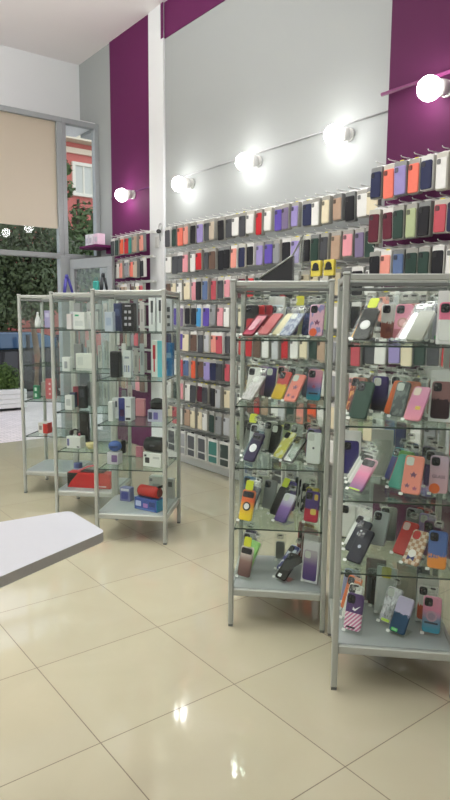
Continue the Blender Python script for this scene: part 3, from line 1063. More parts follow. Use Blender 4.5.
def stand(case, k, px, v, label, yaw, lean):
    if yaw <= -30:
        yaw, lean = yaw * (1.12 if k == 2 else 1.3), lean * (1.12 if k == 2 else 1.28)
    q = clampu(spot(case, k, px, v), .072 if WID.get(case, 1) == 1 else .068)
    t = thing('acrylic_stand', label, 'stand', (0, 0, 0), (0, 0, 0), 'clear acrylic stands on the showcase shelves')
    m = CASE_M[case] @ Matrix.Translation(q + Vector((0, 0, .0012))) @ Matrix.Rotation(math.radians(yaw), 4, 'Z')
    t.location = m.to_translation()
    t.rotation_euler = m.to_euler()
    part('base', MB().box(-.03, .03, .006, .085, .0, .0025), acrylic, t)
    part('back_plate', MB().box(-.03, .03, .004, .0065, .0, .09), acrylic, t, (0, .002, .006), (-math.radians(lean), 0, 0))
    mm = m @ Matrix.Rotation(-math.radians(lean), 4, 'X')
    OCC.setdefault((case, k), []).append(BVHTree.FromPolygons([mm @ Vector(c) for c in ((-.03, .007, .01), (.03, .007, .01), (.03, .007, .095), (-.03, .007, .095))]
                                                              + [m @ Vector(c) for c in ((-.03, .006, .003), (.03, .006, .003), (.03, .085, .003), (-.03, .085, .003))], [(0, 1, 2, 3), (4, 5, 6, 7)]))


D = design
CO = PAL
leafs = lambda s: [(0, s), (s * .5, s * .2), (s, s * .5), (s * .6, -s * .2), (s * .5, -s * .8), (0, -s * .3), (-s * .5, -s * .8), (-s * .6, -s * .2), (-s, s * .5), (-s * .5, s * .2)]


def shift(poly, dx, dz):
    return [(x + dx, z + dz) for x, z in poly]


btf = [('butterfly_print', shift(leafs(.015), .004, .0), (120, 70, 100)), ('butterfly_print', shift(leafs(.012), -.016, -.048), (110, 66, 96)),
       ('butterfly_print', shift(leafs(.011), .016, -.056), (150, 70, 100))]

# --- showcase with the yellow ringed case (second from the right)
pack(4, 1, 238, .36, D('solid', CO['black']), 'black and red phone case pack upright at back left of the top shelf', -20, 8, extra=[('red_print', rrect(.05, .07, .01, 3, 0, -.03), (190, 30, 44))])
pack(4, 1, 250, .40, D('solid', (168, 30, 48)), 'red phone case pack upright behind the leaning crimson case, top shelf', -20, 8, cam_='hole', camc=black_m)
pack(4, 1, 241, .12, D('split', (178, 60, 86), (206, 128, 140), .55, .1), 'crimson rimmed phone case leaning at front left of the top shelf', -38, 50, cam_='none', extra=[('pale_panel', rrect(.04, .09, .014, 3, 0, 0), (206, 150, 160))], sleeve=False, frame=(120, 18, 40))
pack(4, 1, 276, .45, D('solid', (196, 208, 214)), 'pale blue phone case in white card box at back of the top shelf', -14, 6, box=(214, 216, 212))
pack(4, 1, 268, .27, D('solid', (196, 96, 100)), 'salmon red phone case leaning behind the camouflage case, top shelf', -44, 46, cam_='none')
pack(4, 1, 276, .20, D('solid', (218, 208, 170)), 'cream phone case leaning between red and camouflage cases, top shelf', -44, 46, cam_='none')
pack(4, 1, 284, .12, D('blob', (88, 98, 128), (150, 158, 176), 5.0, .5), 'blue grey camouflage phone case leaning at centre of the top shelf', -38, 46, cam_='hole')
pack(4, 1, 296, .42, D('solid', (188, 188, 150)), 'pale olive phone case with yellow tag at back of the top shelf', -14, 8, tab=(220, 214, 60))
pack(4, 1, 308, .28, D('blob', (36, 40, 84), (60, 70, 120), 4.0), 'dark navy phone case standing left of the pink floral case, top shelf', -34, 10)
pack(4, 1, 318, .16, D('blob', (226, 176, 196), (150, 140, 190), 3.0, .56), 'pink floral phone case with orange round sticker at right of top shelf', -22, 10, sticker=True,
     extra=[('round_sticker', circ(.02, 14, -.012, -.06), (238, 96, 40)), ('flower_print', shift(leafs(.016), .005, -.012), (120, 50, 90))])
pack(4, 2, 238, .40, D('blob', (40, 36, 34), (190, 160, 90), 6.0, .58), 'black and gold patterned phone case at back left of the second shelf', -20, 8)
pack(4, 2, 246, .34, D('blob', (50, 46, 44), (200, 180, 130), 7.0, .55), 'black and cream patterned phone case behind the glitter case, second shelf', -20, 10)
pack(4, 2, 242, .12, D('glitter', (120, 116, 112), (190, 188, 186)), 'silver glitter phone case leaning at front left of the second shelf', -36, 38, cam_='hole')
pack(4, 2, 261, .32, D('grad', (196, 150, 170), (150, 130, 160)), 'dusty lilac phone case standing behind the glitter case, second shelf', -26, 10)
pack(4, 2, 269, .24, D('grad', (24, 18, 36), (72, 52, 120)), 'dark purple phone case with pale camera hole, second shelf', -26, 12, w=.06, cam_='hole')
pack(4, 2, 276, .18, D('split', (232, 190, 50), (216, 70, 66), .5, .5), 'yellow and red phone case behind the coral butterfly case, second shelf', -36, 28)
pack(4, 2, 289, .11, D('solid', (242, 138, 124)), 'coral butterfly phone case leaning at centre of the second shelf', -32, 32, cam_='hole', extra=btf, frame=None)
pack(4, 2, 300, .42, D('solid', (206, 208, 196)), 'pale grey phone case at the back centre of the second shelf', -14, 6)
pack(4, 2, 308, .34, D('solid', (120, 116, 140)), 'grey violet phone case, rearmost of the right group on second shelf', -30, 10)
pack(4, 2, 312, .26, D('solid', (92, 84, 120)), 'dark violet phone case behind the pink and blue gradient case, second shelf', -28, 10)
pack(4, 2, 319, .15, D('grad', (60, 160, 186), (120, 130, 190), (222, 140, 178), (232, 160, 180)), 'pink to blue gradient phone case at right front of the second shelf', -24, 12, extra=[('flower_print', shift(leafs(.013), .0, -.01), (196, 90, 130)), ('name_band', rrect(.05, .008, .002, 2, 0, -.045), (30, 40, 60))])
pack(4, 3, 237, .43, D('solid', CO['black']), 'black phone case pack at back left of the third shelf', -8, 4)
pack(4, 3, 246, .31, D('solid', (90, 96, 90)), 'grey phone case with yellow tag at back left of third shelf', -24, 12, tab=(206, 214, 50))
pack(4, 3, 241, .20, D('solid', (58, 92, 98)), 'teal phone case with white ring behind the navy ringed case', -36, 28, ring=((235, 235, 235), (58, 92, 98)))
pack(4, 3, 248, .10, D('solid', (46, 38, 72)), 'navy purple phone case with white ring leaning on the third shelf', -30, 26, ring=((240, 240, 240), (232, 232, 236)), cam_='bar', camc=solid((36, 30, 54), .3), sleeve=False)
pack(4, 3, 270, .42, D('solid', (214, 214, 206)), 'clear white phone case pack at back of the third shelf', -16, 8)
pack(4, 3, 273, .30, D('solid', (22, 22, 24)), 'plain black phone case leaning at centre of the third shelf', -30, 16, w=.06, cam_='hole')
pack(4, 3, 277, .20, D('blob', (222, 214, 90), (240, 238, 190), 3.0), 'yellow patterned phone case behind the clear black-framed case', -38, 30)
pack(4, 3, 286, .11, None, 'clear phone case with black frame leaning at centre of third shelf', -34, 34, frame=(34, 32, 26), cam_='sq', camc=solid((90, 84, 40), .3))
pack(4, 3, 308, .42, D('solid', (176, 160, 140)), 'tan phone case, rearmost of the right group on third shelf', -30, 8)
pack(4, 3, 311, .34, D('solid', (206, 140, 150)), 'pink phone case, second rearmost of the right group on third shelf', -30, 8)
pack(4, 3, 314, .26, D('solid', (186, 110, 130)), 'rose phone case in the middle of the right group on third shelf', -30, 8)
pack(4, 3, 317, .19, D('split', (62, 60, 130), (130, 110, 170), .5, .1), 'blue violet phone case just behind the white case, third shelf', -28, 8)
pack(4, 3, 323, .12, D('solid', (232, 234, 230)), 'white phone case with small grey fruit mark, right front of third shelf', -22, 8, cam_='hole', camc=solid((200, 202, 196), .3), extra=[('logo_print', circ(.006, 12, 0, 0), (90, 92, 96))])
pack(4, 4, 239, .38, D('solid', (64, 104, 140)), 'blue phone case pack at back left of the fourth shelf', -20, 8)
pack(4, 4, 238, .20, D('solid', (44, 50, 62)), 'dark slate phone case behind the yellow ringed case, fourth shelf', -36, 22)
pack(4, 4, 245, .10, D('grad', (240, 206, 40), (240, 190, 60), (236, 110, 60), (228, 120, 80)), 'yellow and orange phone case with black ring on the fourth shelf', -26, 18, ring=((30, 28, 26), (235, 235, 230)), tab=(208, 216, 40), cam_='bar')
pack(4, 4, 262, .42, D('solid', (206, 206, 190)), 'pale clear phone case pack at back of the fourth shelf', -16, 6, w=.08)
pack(4, 4, 274, .20, D('solid', (20, 20, 22)), 'black phone case with lime tag leaning on the fourth shelf', -34, 24, tab=(206, 218, 40), cam_='none')
pack(4, 4, 279, .10, D('grad', (70, 40, 120), (130, 90, 170), (226, 222, 232)), 'white to violet gradient phone case leaning at centre of fourth shelf', -30, 28, cam_='hole')
pack(4, 4, 297, .38, D('solid', (62, 80, 92)), 'slate teal phone case pack at back of the fourth shelf', -20, 10)
pack(4, 4, 304, .36, D('blob', (60, 60, 62), (230, 230, 228), 3.0), 'black and white phone case, rearmost of right group on fourth shelf', -32, 8, box=(226, 226, 222))
pack(4, 4, 307, .28, D('blob', (50, 50, 54), (210, 205, 200), 4.0), 'charcoal marbled phone case in white box, fourth shelf right group', -32, 8, box=(226, 226, 222))
pack(4, 4, 311, .21, D('blob', (226, 206, 70), (60, 50, 40), 5.0, .6), 'yellow phone case with dark face-like spots on the fourth shelf', -30, 8)
pack(4, 4, 319, .13, D('split', (196, 40, 70), (84, 60, 130), .42, .3), 'red and purple phone case with yellow patches, right of fourth shelf', -24, 10, extra=[('yellow_patch', rrect(.03, .03, .006, 3, .012, -.025), (226, 196, 90)), ('yellow_patch', rrect(.02, .03, .006, 3, .022, .05), (220, 180, 60))])
pack(4, 5, 236, .38, D('solid', (62, 50, 86)), 'dark violet phone case at back left of the grey deck', -26, 14)
pack(4, 5, 238, .22, D('solid', (150, 206, 110)), 'lime green phone case behind the brown gradient case, grey deck', -36, 22, cam_='none')
pack(4, 5, 243, .12, D('grad', (96, 60, 56), (140, 104, 98), (226, 214, 206)), 'brown to white gradient phone case with yellow tag, grey deck', -28, 16, tab=(214, 214, 40), cam_='bar')
pack(4, 5, 280, .40, D('solid', (124, 126, 122)), 'grey phone case standing at the back centre of the deck', -10, 4, w=.05, h=.1, cam_='none')
pack(4, 5, 280, .22, D('blob', (74, 74, 140), (226, 226, 240), 3.5, .56), 'blue and white patterned phone case leaning at centre of deck', -38, 34)
pack(4, 5, 279, .11, D('solid', (24, 24, 26)), 'black phone case with folded hand strap leaning at centre of deck', -34, 36, sleeve=False, extra=[('strap', [(-.03, .02), (.05, .075), (.075, .05), (.03, -.02), (-.02, -.03)], (34, 34, 36)), ('white_label', rrect(.022, .018, .003, 2, -.008, -.06), (235, 235, 235))])
pack(4, 5, 304, .43, D('solid', (110, 34, 44)), 'maroon phone case, rearmost of the right row on the deck', -34, 6, box=(150, 60, 66))
pack(4, 5, 308, .34, D('solid', (130, 44, 50)), 'dark red phone case in red box, middle of right row on deck', -34, 6, box=(196, 170, 168))
pack(4, 5, 312, .25, D('split', (236, 236, 232), (90, 70, 90), .5, .2), 'white and plum phone case box behind the purple gradient one, deck', -32, 6, box=(230, 228, 226))
pack(4, 5, 320, .14, D('grad', (74, 56, 116), (110, 84, 140), (190, 180, 190)), 'purple gradient phone case in white box at right front of deck', -24, 8, box=(220, 218, 222), cam_='hole')
STANDS = [(4, 2, 242, .12, -36, 38, 'silver glitter case, second'), (4, 2, 289, .11, -32, 32, 'coral butterfly case, second'), (4, 3, 248, .10, -30, 26, 'navy ringed case, third'),
          (4, 3, 286, .11, -34, 34, 'clear black-framed case, third'), (4, 4, 279, .10, -30, 28, 'white to violet case, fourth'), (4, 5, 279, .11, -34, 36, 'black strapped case, deck'),
          (5, 2, 357, .11, -30, 24, 'dark green case, second'), (5, 2, 411, .10, -34, 30, 'gold-stickered pink case, second'), (5, 3, 353, .12, -38, 30, 'pink gradient case, third'),
          (5, 3, 410, .10, -26, 20, 'coral butterfly case, third'), (5, 4, 351, .10, -32, 32, 'front navy black case, fourth'), (5, 4, 409, .11, -30, 30, 'checkered case, fourth'),
          (5, 5, 396, .11, -30, 24, 'dripping paint case, deck')]
for case, k, px, v, yw, ln, lb in STANDS:
    stand(case, k, px, v, 'clear stand behind the ' + lb + (' shelf' if k < 5 else '') + (' of right-edge showcase' if case == 5 else ' of left one of two showcases'), yw, ln)

# --- showcase at the right edge
pack(5, 1, 349, .24, D('split', (240, 180, 60), (226, 104, 62), .4, .3), 'orange and yellow phone case leaning behind the black disc case', -40, 40, cam_='none')
pack(5, 1, 356, .12, D('blob', (20, 20, 20), (44, 44, 42), 4.0), 'black phone case with white disc and yellow tag, top shelf left', -36, 36, ring=((232, 232, 230), (236, 236, 234)), tab=(214, 226, 40), cam_='none')
pack(5, 1, 388, .30, D('split', (150, 84, 70), (216, 214, 210), .45, .25), 'white case with red brown bottom in dotted clear pack, top shelf', -10, 6, w=.07, extra=[('bow_print', shift(leafs(.018), 0, -.04), (120, 40, 34))])
pack(5, 1, 401, .24, D('split', (196, 120, 130), (228, 150, 172), .3, .2), 'pink phone case with dark camera in the middle of the top shelf', -24, 16, cam_='sq', ring=((200, 150, 140), (226, 180, 180)))
pack(5, 1, 401, .45, D('solid', (70, 78, 80)), 'grey phone case in pale frame at back centre of the top shelf', -10, 4, box=(196, 198, 192))
pack(5, 1, 412, .45, D('solid', (222, 134, 130)), 'salmon phone case at the back of the top shelf beside grey frame', -10, 4, cam_='none')
pack(5, 1, 402, .15, D('glitter', (86, 76, 84), (220, 220, 224)), 'dark braided silver phone case leaning in front of the pink one', -42, 44, w=.05, cam_='none')
pack(5, 1, 413, .10, D('grad', (136, 136, 120), (176, 176, 166)), 'glossy clear white phone case leaning at front of top shelf', -40, 40, cam_='none', sticker=False)
pack(5, 1, 436, .34, D('solid', (190, 194, 190)), 'pale grey phone case with dark cutouts behind the lilac grey one', -24, 6, extra=[('cutout', rrect(.016, .05, .006, 3, -.02, .04), (60, 62, 66))])
pack(5, 1, 441, .22, D('solid', (176, 178, 190)), 'lilac grey phone case with green sticker at right of the top shelf', -18, 6, extra=[('cutout', rrect(.026, .05, .01, 3, .008, .045), (40, 42, 48)), ('green_sticker', rrect(.034, .016, .003, 2, -.01, -.066), (40, 190, 90)), ('icon_print', rrect(.008, .008, .001, 1, -.02, .0), (90, 90, 100)), ('icon_print', rrect(.008, .008, .001, 1, .01, -.02), (90, 90, 100))])
pack(5, 1, 455, .12, D('split', (226, 226, 222), (226, 120, 150), .55, .1), 'white and pink phone case cut by the right edge, top shelf', -18, 8, box=(228, 224, 224))
pack(5, 2, 348, .34, D('blob', (140, 66, 50), (220, 150, 90), 5.0), 'rust orange patterned phone case at back left of the second shelf', -30, 18)
pack(5, 2, 350, .22, D('solid', (62, 44, 44)), 'dark brown phone case behind the dark green one, second shelf', -34, 26)
pack(5, 2, 357, .11, D('solid', (48, 74, 62)), 'dark green phone case leaning at front left of the second shelf', -30, 24, w=.08, h=.165, sleeve=False)
pack(5, 2, 379, .30, D('grad', (20, 16, 34), (66, 48, 120)), 'dark purple phone case with white camera hole, second shelf', -18, 8, w=.072, cam_='hole', camc=STK)
pack(5, 2, 388, .26, D('solid', (238, 112, 50)), 'orange phone case leaning left of the grey one, second shelf', -40, 24, w=.05, cam_='none')
pack(5, 2, 396, .20, D('blob', (92, 98, 98), (124, 130, 128), 4.0), 'grey phone case with white camera hole in clear pack, second shelf', -32, 22, cam_='hole', w=.064)
pack(5, 2, 404, .26, D('solid', (222, 130, 100)), 'apricot phone case behind the pink lilac one, second shelf', -32, 20, cam_='none')
pack(5, 2, 411, .10, D('grad', (226, 140, 160), (212, 130, 168), (222, 150, 180)), 'pink phone case with gold sticker leaning at front of second shelf', -34, 30, cam_='hole', camc=solid((236, 214, 200), .4), extra=[('gold_sticker', rrect(.022, .016, .002, 2, .012, -.022), (214, 176, 60))])
pack(5, 2, 428, .42, D('solid', (150, 150, 152)), 'grey phone case in white windowed box at back, second shelf', -20, 4, box=(226, 226, 222))
pack(5, 2, 436, .30, D('solid', (176, 160, 146)), 'taupe phone case in white windowed box, second shelf right', -20, 4, box=(228, 228, 224))
pack(5, 2, 447, .16, D('split', (60, 40, 44), (150, 110, 110), .5, .3), 'plum phone case in white windowed box at right edge, second shelf', -18, 4, box=(232, 232, 230))
pack(5, 3, 350, .43, D('solid', (64, 58, 120)), 'purple phone case in white box at back left of third shelf', -10, 2, box=(226, 226, 224))
pack(5, 3, 346, .30, D('solid', (214, 210, 206)), 'white phone case with black camera bar, rearmost of three on third shelf', -40, 30, cam_='bar')
pack(5, 3, 349, .21, D('solid', (226, 220, 218)), 'white phone case with black camera bar, middle of three on third shelf', -40, 30, cam_='bar')
pack(5, 3, 353, .12, D('grad', (150, 100, 150), (230, 130, 170), (236, 190, 205)), 'pink gradient phone case with black camera bar, third shelf left', -38, 30, cam_='bar', extra=[('lime_edge', rrect(.06, .006, .002, 2, 0, -.075), (190, 226, 50))])
pack(5, 3, 381, .42, D('solid', (196, 200, 190)), 'pale phone case in tall white box at back of third shelf', -6, 8, box=(216, 218, 210), w=.084, h=.165, cam_='hole')
pack(5, 3, 391, .34, D('split', (90, 92, 166), (110, 180, 190), .7, .1), 'violet blue phone case, rearmost of the fanned group on third shelf', -32, 24)
pack(5, 3, 396, .26, D('split', (232, 70, 110), (120, 180, 90), .75, .1), 'hot pink phone case in the fanned group on third shelf', -32, 24, cam_='none')
pack(5, 3, 401, .18, D('solid', (90, 176, 160)), 'mint green phone case behind the coral butterfly case, third shelf', -32, 24, cam_='none')
pack(5, 3, 410, .10, D('solid', (244, 150, 132)), 'coral butterfly phone case leaning at front of third shelf', -26, 20, cam_='hole', w=.08, h=.162, extra=btf)
pack(5, 3, 431, .34, D('solid', (110, 100, 130)), 'grey violet phone case behind the glass protector pack, third shelf', -32, 6)
pack(5, 3, 437, .25, D('split', (70, 50, 110), (160, 160, 166), .6, .1), 'dark violet and grey phone case pack on third shelf right', -30, 6)
pack(5, 3, 449, .13, D('grad', (214, 170, 180), (206, 180, 200)), 'pale pink GLASS pack with orange sticker at right of third shelf', -18, 8, extra=[('round_sticker', circ(.022, 12, -.014, -.06), (240, 110, 40))])
pack(5, 4, 346, .30, D('solid', (226, 226, 222)), 'white phone case with dark print behind two navy cases, fourth shelf', -36, 26, extra=[('dark_print', shift(leafs(.014), 0, -.02), (50, 50, 56))])
pack(5, 4, 345, .20, D('solid', (36, 38, 52)), 'navy black phone case behind the matching front one, fourth shelf', -34, 32, sleeve=False, camc=solid((30, 32, 44), .3), extra=[('white_disc', circ(.011, 12, -.0, .01), (206, 208, 216))])
pack(5, 4, 351, .10, D('solid', (32, 34, 48)), 'navy black phone case with camera cutout at front left, fourth shelf', -32, 32, sleeve=False, camc=solid((26, 28, 40), .3), extra=[('white_disc', circ(.008, 12, .0, -.005), (196, 198, 210))])
pack(5, 4, 387, .40, D('grad', (96, 98, 98), (176, 178, 170)), 'grey phone case with black outlined camera at back, fourth shelf', -14, 14)
pack(5, 4, 399, .22, D('solid', (206, 44, 40)), 'bright red phone case leaning behind the checkered one, fourth shelf', -32, 28, cam_='hole', camc=solid((222, 190, 184), .4))
pack(5, 4, 409, .11, D('check', (214, 196, 176), (176, 134, 104), 5.0), 'beige brown checkered phone case with blue bow, fourth shelf', -30, 30, cam_='hole', camc=solid((200, 36, 36), .4), sleeve=False,
     extra=[('white_patch', circ(.018, 14, -.004, -.03), (238, 232, 226)), ('bow_print', [(-.02, -.04), (-.004, -.05), (.012, -.04), (.012, -.062), (-.004, -.054), (-.02, -.062)], (40, 44, 110))])
pack(5, 4, 424, .42, D('solid', (186, 50, 46)), 'red phone case, rearmost of the right group on fourth shelf', -32, 6)
pack(5, 4, 429, .33, D('solid', (168, 150, 196)), 'lilac phone case in the right group on fourth shelf', -32, 6, cam_='hole')
pack(5, 4, 434, .24, D('solid', (96, 50, 90)), 'plum phone case behind the blue and orange one, fourth shelf', -30, 6)
pack(5, 4, 445, .13, D('split', (238, 150, 70), (84, 112, 176), .34, .6), 'blue and orange painted phone case at right of fourth shelf', -20, 8)
pack(5, 5, 348, .40, D('solid', (150, 156, 192)), 'pale blue phone case at back left of the grey deck', -28, 16)
pack(5, 5, 346, .30, D('solid', (232, 112, 50)), 'orange phone case behind the white one on the deck', -32, 18)
pack(5, 5, 347, .21, D('solid', (230, 228, 222)), 'white phone case just behind the striped purple one, deck', -32, 18)
pack(5, 5, 352, .11, D('stripe', (206, 120, 160), (84, 56, 110), (240, 220, 230)), 'purple and pink striped phone case with white curved tick, deck', -26, 14,
     extra=[('tick_print', [(-.004, .022), (.004, .014), (.03, .032), (.006, .006), (-.006, .01)], (245, 245, 248)), ('name_band', rrect(.04, .008, .002, 2, -.006, -.066), (60, 40, 60))])
pack(5, 5, 374, .42, D('solid', (96, 98, 100)), 'grey phone case in dark red edged box at back of deck', -16, 8, box=(96, 40, 40))
pack(5, 5, 384, .30, D('solid', (204, 208, 204)), 'clear card pack with yellow tag behind the glitter case, deck', -20, 12, tab=(214, 200, 60), box=(206, 210, 206), cam_='none')
pack(5, 5, 386, .20, D('glitter', (120, 116, 120), (236, 236, 240)), 'silver glitter phone case with lime label leaning on the deck', -30, 22, cam_='hole', extra=[('lime_label', rrect(.04, .012, .003, 2, -.004, -.07), (190, 222, 60))])
pack(5, 5, 396, .11, D('split', (14, 62, 96), (190, 180, 208), .52, .35), 'navy blue dripping paint phone case with lilac top, deck', -30, 24, cam_='none', sleeve=False, extra=[('green_label', rrect(.03, .014, .003, 2, -.01, -.068), (90, 210, 110)), ('white_label', rrect(.02, .008, .002, 2, -.01, -.068), (240, 240, 240))])
pack(5, 5, 405, .455, D('solid', (216, 212, 190)), 'cream card pack at the very back of the deck', -6, 2, cam_='none', box=(214, 210, 190))
pack(5, 5, 420, .43, D('solid', (128, 134, 132)), 'tall grey phone case pack at the back right of the deck', -24, 4, h=.18)
pack(5, 5, 431, .26, D('split', (196, 80, 50), (226, 222, 218), .42, .4), 'white and rust printed phone case behind the pink blue one, deck', -24, 6, box=(222, 222, 216))
pack(5, 5, 443, .14, D('grad', (60, 150, 180), (120, 140, 170), (226, 140, 170), (222, 150, 176)), 'pink to blue gradient phone case at right front of deck', -18, 8, ring=((190, 150, 170), (150, 130, 150)), extra=[('name_band', rrect(.056, .008, .002, 2, 0, -.035), (30, 40, 60))])
# packs standing in file behind the front groups
FILE = [
    (4, 1, 256, .30, 'red', 'behind the leaning crimson case, top shelf'), (4, 1, 290, .34, 'navy blue', 'behind the camouflage case, top shelf'), (4, 1, 312, .42, 'steel blue', 'farthest back at right of the top shelf'),
    (4, 2, 252, .26, 'white', 'behind the silver glitter case, second shelf'), (4, 2, 282, .36, 'pink', 'behind the yellow and red case, second shelf'), (4, 2, 294, .30, 'silver', 'behind the coral butterfly case, second shelf'),
    (4, 3, 254, .30, 'silver', 'between the ringed cases and white pack, third shelf'), (4, 3, 284, .42, 'pale green', 'far back behind the black-framed case, third shelf'), (4, 3, 294, .32, 'white', 'behind the black-framed clear case, third shelf'),
    (4, 4, 252, .30, 'white', 'behind the yellow ringed case, fourth shelf'), (4, 4, 268, .32, 'grey', 'behind the black lime-tagged case, fourth shelf'), (4, 4, 288, .30, 'purple', 'behind the violet gradient case, fourth shelf'),
    (4, 5, 246, .32, 'grey', 'behind the brown gradient case, deck'),
    (5, 1, 364, .34, 'brown', 'behind the black disc case, top shelf'), (5, 1, 420, .30, 'silver', 'behind the glossy clear case, top shelf'),
    (5, 2, 365, .42, 'brown', 'far back behind the dark green case, second shelf'), (5, 2, 400, .42, 'white', 'far back behind the grey case, second shelf'), (5, 2, 418, .30, 'silver', 'behind the pink gold-stickered case, second shelf'),
    (5, 3, 408, .43, 'steel blue', 'far back behind the fanned group, third shelf'),
    (5, 4, 362, .34, 'white', 'behind the navy black pair, fourth shelf'), (5, 4, 376, .30, 'silver', 'left of the bright red case, fourth shelf'), (5, 4, 412, .40, 'grey', 'far back behind the checkered case, fourth shelf'),
    (5, 5, 378, .43, 'black', 'farthest back at the centre of the deck'),
]
for case, k, px, v, c, where in FILE:
    pack(case, k, px, v, D('solid', CO[c]), '%s cased pack %s' % (c, where + (', left of two showcases' if case == 4 else ', right-edge showcase')), -22 + RND.uniform(-8, 8), 8 + RND.uniform(0, 8))

for a, kw in sorted(TODO, key=lambda q: q[0][3]):
    build_pack(*a, **kw)

# GLASS lettering on the pale pink pack
tx = bpy.data.curves.new('lettering', 'FONT')
tx.body = 'GLASS'
tx.size = .019
tx.align_x = 'CENTER'
tx.extrude = .0004
tm = bpy.data.objects.new('lettering_tmp', tx)
COL.objects.link(tm)
bpy.context.view_layer.update()
me = bpy.data.meshes.new_from_object(tm.evaluated_get(bpy.context.evaluated_depsgraph_get()))
bpy.data.objects.remove(tm)
me.materials.clear()
me.materials.append(solid((70, 60, 70), .4))
gp = [o for o in bpy.data.objects if 'GLASS' in str(o.get('label', ''))][0]
pc = [c for c in gp.children if c.name.startswith('phone_case')][0]
link('lettering', me, pc, (0, -.0142, .075), (PI / 2, 0, 0))


# ------------------------------------------------------------------ boxed goods in the three left showcases
def goods_root(case, k, px, v, yaw, dz=0.0, m_=.03):
    q = clampu(spot(case, k, px, v), m_ + .03) + Vector((0, 0, .001 + dz))
    m = CASE_M[case] @ Matrix.Translation(q) @ Matrix.Rotation(math.radians(yaw), 4, 'Z')
    return m


def put(o, m):
    o.location = m.to_translation()
    o.rotation_euler = m.to_euler()
    return o


def pbox(case, k, px, v, w, d, h, c, label, prints=(), yaw=-6, side=None, group=None, dz=0.0):
    mats = [solid(c, .45), solid(side, .45)] if side else [solid(c, .45)]
    mb = MB().box(-w / 2, w / 2, 0, d, 0, h, b=.002)
    if side:
        mb.mi[:] = [0] * len(mb.mi)
        for i, f in enumerate(mb.f):
            xs = [mb.v[j][0] for j in f]
            if min(xs) > w / 2 - .003 or max(xs) < -w / 2 + .003:
                mb.mi[i] = 1
    o = part('product_box', mb, mats)
    put(o, goods_root(case, k, px, v, yaw, dz, w / 2))
    tag(o, label, 'box', group or 'boxed goods in the left showcases')
    for x0, x1, z0, z1, cc in prints:
        part('printed_panel', MB().slab(rrect((x1 - x0) * w, (z1 - z0) * h, min((x1 - x0) * w, (z1 - z0) * h) * .12, 2, ((x0 + x1) / 2 - .5) * w, (z0 + z1) / 2 * h), -.0012, .001), solid(cc, .4), o)
    return o


# third showcase
icons = [(.2 + .36 * i, .42 + .36 * i, z, z + .1, (190, 190, 196)) for i in (0, 1) for z in (.2, .42, .64)]
pbox(3, 1, 99, .38, .05, .05, .12, (150, 152, 158), 'grey box at the left end of the third showcase, top shelf')
pbox(3, 1, 107.5, .16, .06, .05, .135, (196, 204, 216), 'pale blue box left of the navy box, third showcase top shelf', [(.2, .8, .3, .7, (170, 184, 206))])
pbox(3, 1, 117.5, .25, .055, .05, .195, (52, 62, 98), 'tall navy box left of the black icon box, top shelf', [(.2, .8, .55, .8, (80, 92, 130))])
pbox(3, 1, 128, .2, .085, .06, .195, (22, 22, 26), 'black box printed with small pale icons, third showcase top shelf', icons + [(.25, .75, .88, .93, (180, 180, 186))])
pbox(3, 1, 152, .34, .05, .05, .24, (226, 228, 228), 'tall white box with grey trimmer picture, left of a pair', [(.32, .68, .55, .9, (70, 72, 76)), (.42, .6, .2, .55, (150, 152, 156))])
pbox(3, 1, 160, .34, .05, .05, .24, (230, 232, 232), 'tall white box with grey trimmer picture, right of a pair', [(.32, .68, .6, .92, (60, 62, 66)), (.42, .6, .25, .6, (140, 142, 146))])
pbox(3, 1, 173, .40, .055, .04, .23, (196, 200, 202), 'pale grey accessory box at the right back, third showcase top shelf', [(.3, .7, .6, .75, (70, 74, 80)), (.3, .7, .4, .5, (70, 74, 80)), (.3, .7, .15, .25, (90, 94, 100))])
pbox(3, 2, 102, .38, .06, .05, .14, (176, 178, 180), 'light grey box at left of third showcase, second shelf', [(.2, .8, .5, .8, (80, 84, 90))])
pbox(3, 2, 112, .30, .04, .05, .12, (208, 208, 206), 'white box left of the black speaker, third showcase second shelf')
o = part('black_speaker', MB().slab(rrect(.07, .185, .012, 4, 0, .0925), -.055, 0, 0, .006), black_m)
put(o, goods_root(3, 2, 117.5, .24, -6))
tag(o, 'tall black speaker standing on the second shelf of the third showcase', 'speaker')
part('front_grille', MB().slab(rrect(.054, .15, .008, 3, 0, .095), -.0565, -.053), solid((34, 34, 38), .8, var=.4, scale=300), o)
pbox(3, 2, 127, .22, .058, .05, .19, (222, 224, 224), 'white box with thin blue lines right of the black speaker', [(.2, .3, .2, .45, (60, 90, 160)), (.45, .55, .2, .45, (60, 60, 70)), (.7, .8, .2, .45, (60, 90, 160)), (.2, .8, .7, .78, (150, 156, 166))])
pbox(3, 2, 157, .28, .085, .06, .26, (232, 232, 228), 'white box with red razor picture and cyan side, second shelf', [(.14, .38, .5, .88, (190, 40, 60)), (.2, .32, .15, .5, (206, 60, 80)), (.55, 1., .0, 1., (110, 200, 216))], side=(90, 190, 210))
pbox(3, 2, 172, .40, .075, .05, .24, (48, 128, 190), 'bright blue box at the right side of the third showcase', [(.1, .9, .55, .7, (150, 190, 220)), (.15, .6, .2, .45, (30, 90, 150))], side=(40, 110, 170))
pbox(3, 3, 104, .3, .065, .05, .15, (206, 208, 210), 'white box with dark print at left, third showcase third shelf', [(.2, .6, .55, .85, (80, 84, 96))])
pbox(3, 3, 110.5, .17, .035, .05, .14, (222, 224, 222), 'narrow white box left of the blue and white box, third shelf')
pbox(3, 3, 125, .2, .095, .08, .165, (222, 222, 226), 'blue and white box with dark picture, third showcase third shelf', [(.0, .5, .0, 1., (56, 60, 130)), (.1, .45, .2, .5, (120, 70, 100)), (.55, .95, .05, .15, (40, 40, 46)), (.6, .9, .6, .66, (150, 150, 156))])
